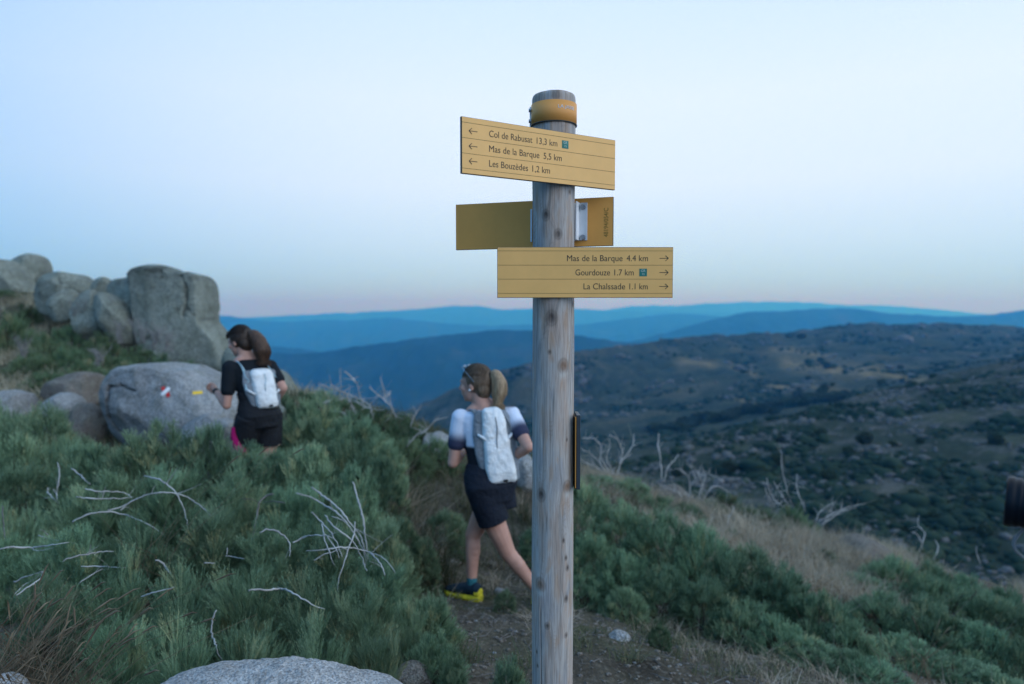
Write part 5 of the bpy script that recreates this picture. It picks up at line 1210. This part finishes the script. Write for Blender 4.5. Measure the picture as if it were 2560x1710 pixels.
def shorts(J, root, hemL, hemR, mat='fabric_navy', flare=.03, name='shorts', top=4):
    Lf = Loft(); T = torso_rings(J, .024)[0:top+1]; c0_, u0_, w0_, a0_, b0_ = T[0]; T[0] = (c0_, u0_, w0_, a0_+.045, b0_+.030); Lf.rings(T, 28)
    for sd, hm in (('L', hemL), ('R', hemR)):
        hip, kn = vfrom(*J[sd]['hip']), vfrom(*J[sd]['kn']); a = hip+np.array([0, 0, .05]); e = hip+(kn-hip)*hm
        Lf.m.tube(np.linspace(a, e, 8), np.linspace(.113, .096+flare, 8), 22)
    return Lf.build(name, mat, root, .0065, 4)
sh2 = shorts(J2, p2, .49, .47, flare=.010)
# loose flap of the shorts that flares behind the hip
fl = Loft(); fl.rings([(vfrom(.07, .03, .86), vfrom(1, .2, 0), vfrom(0, 1, 0), .11, .09), (vfrom(.10, .03, .74), vfrom(1, .2, 0), vfrom(0, 1, 0), .105, .085), (vfrom(.115, .03, .645), vfrom(1, .2, 0), vfrom(0, 1, 0), .10, .08)], 20); fl.build('shorts_flap', 'fabric_navy', sh2, .0065, 3)
shoe(J2['R']['an'], J2['R']['toe'], 0, p2); shoe((.375, -.06, .09), (.36, .06, -.1), 0, p2, up=(.3, .6, .75))
for sd in ('L', 'R'):
    kn, an = vfrom(*J2[sd]['kn']), vfrom(*J2[sd]['an']); a = an+(kn-an)*.16
    Loft().limb([a, an-np.array([0, 0, .02])], [.0355, .036]).build('sock', 'sock_teal', p2, .005, 2)
def hair(hd, R, root, mat_cap, mat_tail, tail, rad, label=None, fringe=False):
    r_, f_, u_ = R; H_ = Loft()
    H_.ball(hd+u_*.030-f_*.018, 1, (.092, .108, .109), R); H_.ball(hd-f_*.060-u_*.028, 1, (.074, .056, .078), R)
    if fringe: H_.ball(hd+u_*.085+f_*.055, 1, (.055, .055, .03), R); H_.ball(hd+u_*.075+f_*.10, 1, (.03, .03, .018), R); H_.m.tube([hd+u_*.085+f_*.10, hd+u_*.06+f_*.125, hd+u_*.03+f_*.125], [.02, .014, .004], 8)
    cap = H_.build('hair', mat_cap, root, .006, 3)
    # keep the face clear: remove the part of the cap in front of the hairline
    import bmesh as _b
    bm = _b.new(); bm.from_mesh(cap.data); kill = []
    for v in bm.verts:
        q = np.array(v.co)-hd; a, b_, c_ = q @ f_, q @ u_, abs(q @ r_)
        if a > .018+.35*max(0, b_)+( .0 if b_ < .05 else .2) and b_ < .055: kill.append(v)
    _b.ops.delete(bm, geom=kill, context='VERTS'); bm.to_mesh(cap.data); bm.free()
    t = Loft(); t.limb(tail, rad, 16); pt = t.build('ponytail', mat_tail, cap, .006, 4)
    rs = np.random.RandomState(4); m = MB(); tl = smooth_poly(tail, 14)
    for i in range(260):
        a = rs.uniform(0, 6.28); off = np.array([math.cos(a), math.sin(a)*.8, 0])*rs.uniform(.55, 1.16)
        rr = np.interp(np.linspace(0, 1, 14), np.linspace(0, 1, len(rad)), rad); k0 = rs.randint(0, 4)
        p = [tl[j]+off*rr[j]+rs.normal(size=3)*.001 for j in range(k0, 14)]; e = p[-1]; p.append(e+np.array([off[0]*.02, off[1]*.01, -rs.uniform(.005, .05)])); m.tube(p, np.linspace(.0042, .0012, len(p)), 4, False)
    m.obj('hair_strand', mat_tail, cap, True).__setitem__('kind', 'stuff')
    m2 = MB()
    for i in range(150):      # strands drawn back over the scalp to the tie
        th = rs.uniform(-1.45, 1.45); tie = tail[0]; pts_ = []
        for s_ in np.linspace(0, 1, 9):
            d = f_*math.cos(s_*2.3+.25)+np.array(u_)*math.sin(s_*2.3+.25)*math.cos(th)+np.array(r_)*math.sin(th)*math.sin(s_*2.3+.25)
            pts_.append(hd+u_*.030-f_*.018+(R.T @ (np.array([d @ r_*.093, d @ f_*.109, d @ u_*.110]))))
        pts_ = [p for p in pts_ if not ((p-hd) @ f_ > .03 and (p-hd) @ u_ < .05)]
        if len(pts_) > 3: m2.tube(pts_, .0016, 3, False)
    m2.obj('scalp_strand', mat_cap, cap, True).__setitem__('kind', 'stuff')
    return cap
r_, f_, u_ = R2_
tb = hd2-f_*.115+u_*.055
h2 = hair(hd2, R2_, p2, 'hair_blond_dark', 'hair_blond', [tb, tb+np.array([.035, -.01, .012]), tb+np.array([.062, -.02, -.04]), tb+np.array([.062, -.02, -.12]), tb+np.array([.050, -.02, -.185])], [.020, .036, .045, .045, .026])
m = MB(); m.tube([tb+np.array([.0,0,0])+d for d in [np.array([math.cos(a)*.0, math.sin(a)*.022, math.cos(a)*.022]) for a in np.linspace(0, 6.28, 14)]], .006, 6); m.obj('hair_tie', 'buckle_black', h2, True)
g = Loft()
for s_ in (-1, 1): g.ball(hd2+u_*.120+f_*.058+r_*s_*.032, .026, (1.0, .35, .5), R2_)
gl = g.build('sunglasses', 'lens_tint', p2, .004, 2)
mm = MB()
for s_ in (-1, 1): mm.tube([hd2+u_*.120+f_*.066+r_*s_*.066, hd2+u_*.08+f_*.01+r_*s_*.096, hd2+u_*.02-f_*.04+r_*s_*.095], .0022, 6)
mm.obj('temple_arm', 'lens_tint', gl, True)
Loft().ball(hd2-r_*.086-u_*.033+f_*.0, .0085).build('earbud', 'strap_white', p2, .002, 1)
# ---- running pack: white centre, grey sides, straps
def pack(J, root_loc, label, wt, wb, ztop, zbot, depth, shift=0, logo=True, blue=False, lat=0.0):
    fc, rc = frame(J['Fc']); ch = vfrom(*J['chest']); pel = vfrom(*J['pelvis'])
    r0 = tag(empty('running_pack', root_loc), label, 'backpack'); up = np.array([0, 0, 1.])
    ax = lambda z: pel+(ch-pel)*((z-pel[2])/(ch[2]-pel[2]))+rc*(lat+shift*(ztop-z)/(ztop-zbot))
    R1 = []; R2 = []
    for t, dw, dd in ((0, .55, .45), (.03, .85, .8), (.12, 1, 1), (.35, 1, 1.1), (.6, 1, 1.25), (.85, 1, 1.2), (.96, .95, .95), (1, .8, .6)):
        z = ztop+(zbot-ztop)*t; w = (wt+(wb-wt)*t)/2*dw; c = ax(z)-fc*(.105+depth*.32*dd)
        R1.append((c, rc, fc, w, depth*.5*dd)); R2.append((ax(z)-fc*(.098), rc, fc, w+.040+.030*math.sin(min(1, t*1.2)*math.pi), depth*.42*dd))
    body = Loft().rings(R1, 24, .75).build('pack_body', 'pack_white', r0, .0055, 3)
    side = Loft().rings(R2[1:], 24, .85).build('side_pocket', 'pack_grey', r0, .0055, 3)
    # wrinkled fabric relief of the centre panel
    v = np.zeros(len(body.data.vertices)*3); body.data.vertices.foreach_get('co', v); v = v.reshape(-1, 3)
    nr = np.zeros_like(v).ravel(); body.data.vertices.foreach_get('normal', nr); nr = nr.reshape(-1, 3)
    q = v*np.array([9, 9, 6.]); w = (1-np.abs(fbm(q, 2))*1.6); v = v+nr*(w*(.004 if blue else .009))[:, None]; body.data.vertices.foreach_set('co', v.ravel()); body.data.update()
    nk = vfrom(*J['neck'])
    for s_ in (-1, 1):
        sd = 'L' if s_ < 0 else 'R'; sh = vfrom(*J[sd]['sh']); pt = nk*.42+sh*.58+np.array([0, 0, .022])
        a = ax(ztop)-fc*.11+rc*s_*(wt*.5+.012); b_ = ax(ztop-.17)-fc*.118+rc*s_*(wt*.5+.038)
        p = [pt+fc*.10-up*.07, pt+fc*.04-up*.005, pt-fc*.035+up*.004, a*.45+pt*.55-fc*.02, b_*.5+a*.5, b_]
        p = smooth_poly(p, 18); sp = MB()
        T = np.gradient(p, axis=0)
        cr = np.cross(T, fc*.3+up); cr /= np.linalg.norm(cr, axis=1)[:, None]; nn = np.cross(cr, T); nn /= np.linalg.norm(nn, axis=1)[:, None]
        V = []; 
        for i in range(18):
            for x, y in ((-.024, -.004), (.024, -.004), (.024, .005), (-.024, .005)): V.append(p[i]+cr[i]*x+nn[i]*y)
        fcs = [(i*4+k_, i*4+(k_+1) % 4, (i+1)*4+(k_+1) % 4, (i+1)*4+k_) for i in range(17) for k_ in range(4)]+[(3,2,1,0), (68,69,70,71)]
        sp.add(V, fcs); so_ = sp.obj('shoulder_strap', 'pack_blue' if blue else 'pack_grey', r0, True, bevel=.002)
        c1 = ax(ztop-.165)-fc*.128+rc*s_*(wt*.5+.052); c2 = ax(ztop-.205)-fc*.152+rc*s_*(wt*.5-.005)
        MB().tube([c1, (c1+c2)/2-fc*.006, c2], .0095, 8).obj('compression_strap', 'strap_white', r0, True)
    bc = ax(zbot+.022)-fc*(.12+depth*.72)+rc*.01
    Rb = np.stack([rc, fc, up], 1)
    if logo:
        MB().box(bc-fc*.006, (.030, .014, .016), Rb).obj('buckle', 'buckle_black', r0, bevel=.003)
        lc = ax(ztop+(zbot-ztop)*.62)-fc*(.105+depth*.92)
        MB().box(lc, (.012, .006, .020), Rb).obj('logo', 'logo_red', r0)
        m = MB()
        for t in np.linspace(.05, .95, 12):
            for s_ in (-1, 1): pass
        zz = [ax(ztop+(zbot-ztop)*t)-fc*(.104+depth*(.5+.5*1.15*min(1, t*2+.55)))+rc*(-.004+.012*math.sin(t*9)) for t in (.1, .25, .4, .55)]
        m.tube(zz, .003, 6).obj('zip', 'pack_blue' if blue else 'pack_mesh', r0, True)
    return r0
pk2 = pack(J2, (X2, 4.55, Z2), 'white running pack with grey side pockets on the back of the woman by the post', .135, .200, 1.34, .850, .070, shift=.040, lat=.015)
# bottle / hose loops at the right side of the pack
m = MB(); m.tube([(.118, -.10, 1.13), (.165, -.10, 1.09), (.168, -.09, 1.01), (.13, -.09, .97)], .0035, 6); m.obj('elastic_cord', 'strap_white', pk2, True)

# ---- woman with dark hair further up the path
Z1 = P(632, 1285, 5.75).z; X1 = P(632, 1285, 5.75).x+.03
p1 = tag(empty('person', (X1, 5.75, Z1)), 'dark-haired woman in black shirt and shorts running past the paint-marked boulder', 'person')
J1 = dict(w=.97, hs=1.07, Fp=(-.80, .60, 0), Fc=(-.66, .75, 0), Fh=(-.93, .36, 0), tilt=.26, pelvis=(.040, 0, .865), chest=(-.015, .0, 1.185), neck=(-.045, .0, 1.345), head=(-.112, .01, 1.478),
    L=dict(sh=(-.158, -.105, 1.262), el=(-.180, -.13, .955), wr=(-.320, .0, 1.055), hip=(-.01, -.08, .80), kn=(-.14, -.02, .46), an=(-.10, .10, .12), toe=(-.26, .2, .03), side=(0, 0, 1)),
    R=dict(sh=(.108, .095, 1.25), el=(.240, .02, 1.080), wr=(.150, .13, .965), hip=(.10, .07, .80), kn=(.10, .02, .42), an=(.32, -.06, .2), toe=(.30, .05, .1), side=(0, 0, 1)))
R1_, hd1 = make_person(J1, p1)
shirt(J1, lambda v: np.zeros((len(v), 3))+np.array([.010, .014, .019]), p1, .60)
s1 = shorts(J1, p1, .50, .58, 'fabric_black', .014, top=5)
fp, rp = frame(J1['Fp']); hip, kn = vfrom(*J1['L']['hip']), vfrom(*J1['L']['kn'])
m = Loft(); f3 = np.array([-.55, -.30, 0]); d_ = (kn-hip)/np.linalg.norm(kn-hip)
m.rings([(vfrom(-.112, -.125, .775), vfrom(1, -.4, 0), vfrom(.4, 1, 0), .018, .04), (vfrom(-.108, -.135, .70), vfrom(1, -.4, 0), vfrom(.4, 1, 0), .030, .045), (vfrom(-.085, -.145, .63), vfrom(1, -.4, 0), vfrom(.4, 1, 0), .032, .045), (vfrom(-.06, -.15, .565), vfrom(1, -.4, 0), vfrom(.4, 1, 0), .026, .045)], 16)
m.build('side_panel', 'fabric_magenta', s1, .0055, 3)
r_, f_, u_ = R1_; tb = hd1-f_*.105+u_*.03
hair(hd1, R1_, p1, 'hair_dark', 'hair_brown', [tb, tb+np.array([.045, -.01, .0]), tb+np.array([.092, -.02, -.055]), tb+np.array([.118, -.02, -.13]), tb+np.array([.125, -.02, -.215])], [.034, .050, .062, .066, .040], fringe=True)
shoe(J1['L']['an'], J1['L']['toe'], 0, p1); shoe(J1['R']['an'], (.30, .06, .12), 0, p1)
wv = vfrom(*J1['L']['wr']); ev = vfrom(*J1['L']['el']); dv = (wv-ev)/np.linalg.norm(wv-ev)
wt = Loft(); wt.m.tube([wv-dv*.018, wv+dv*.012], [.029, .029], 16); wt.build('watch', 'watch_black', p1, .004, 1)
pack(J1, (X1, 5.75, Z1), 'white running pack with blue straps on the back of the dark-haired woman', .185, .175, 1.25, .925, .085, shift=.0, logo=True, blue=True, lat=.035)

# ------------------------------------------------------------------ the camera that pokes in at the right edge
plain('camera_black', (.006,.009,.014), .38, .14); plain('camera_rubber', (.004,.005,.008), .8, .05); plain('glass_dark', (.01,.012,.02), .05, .8); plain('cord_grey', (.16,.18,.2), .6)
cY = 1.10; c0 = P(2525, 1253, cY); s_ = cY/F
cr_ = tag(empty('camera_with_lens', c0), 'black camera whose ribbed lens pokes into the picture at the right edge', 'camera')
ax_ = np.array([.80, -.585, -.06]); ax_ /= np.linalg.norm(ax_)
def ringtube(prof, name, mat, par, n=48):
    u = np.cross(ax_, [0, 0, 1]); u /= np.linalg.norm(u); w = np.cross(u, ax_); V = []
    for x, r in prof:
        for k_ in range(n): t = 2*math.pi*k_/n; V.append(ax_*x+r*(math.cos(t)*u+math.sin(t)*w))
    f = [(i*n+k_, i*n+(k_+1) % n, (i+1)*n+(k_+1) % n, (i+1)*n+k_) for i in range(len(prof)-1) for k_ in range(n)]
    return MB().add(V, f).obj(name, mat, par, True)
R0 = 63*s_
o = ringtube([(.002, R0*.80), (-.004, R0*.90), (-.006, R0*.97), (-.003, R0), (.0035, R0), (.005, R0*.965), (.009, R0*.965), (.0105, R0*.985), (.013, R0*.985), (.0145, R0*.945), (.0165, R0*.945), (.018, R0*.96), (.0225, R0*.96), (.0245, R0*.86), (.027, R0*.83), (.075, R0*.83), (.077, R0*.9), (.10, R0*.9), (.102, R0*.75), (.12, R0*.75)], 'lens_barrel', 'camera_black', cr_)
ringtube([(.004, .0001), (.003, R0*.4), (.002, R0*.80)], 'front_glass', 'glass_dark', cr_)
m = MB()
for i in range(40):
    t = 2*math.pi*i/40; u = np.cross(ax_, [0, 0, 1]); u /= np.linalg.norm(u); w = np.cross(u, ax_); m.box(ax_*.052+R0*.84*(math.cos(t)*u+math.sin(t)*w), (.04, .003, .003), None)
m.obj('focus_rib', 'camera_rubber', cr_)['kind'] = 'stuff'
MB().box((.165, .045, 0), (.06, .135, .10)).box((.165, .045, .062), (.05, .06, .03)).obj('camera_body', 'camera_black', cr_, bevel=.008)
m = MB(); lp = [P(a, b, cY)-c0 for a, b in [(2640,1290),(2590,1302),(2560,1322),(2538,1345),(2531,1362),(2538,1378),(2560,1395),(2600,1420),(2650,1440)]]
m.tube(smooth_poly([x[:] for x in lp], 30), .0022, 8); m.obj('strap_cord', 'cord_grey', cr_, True)
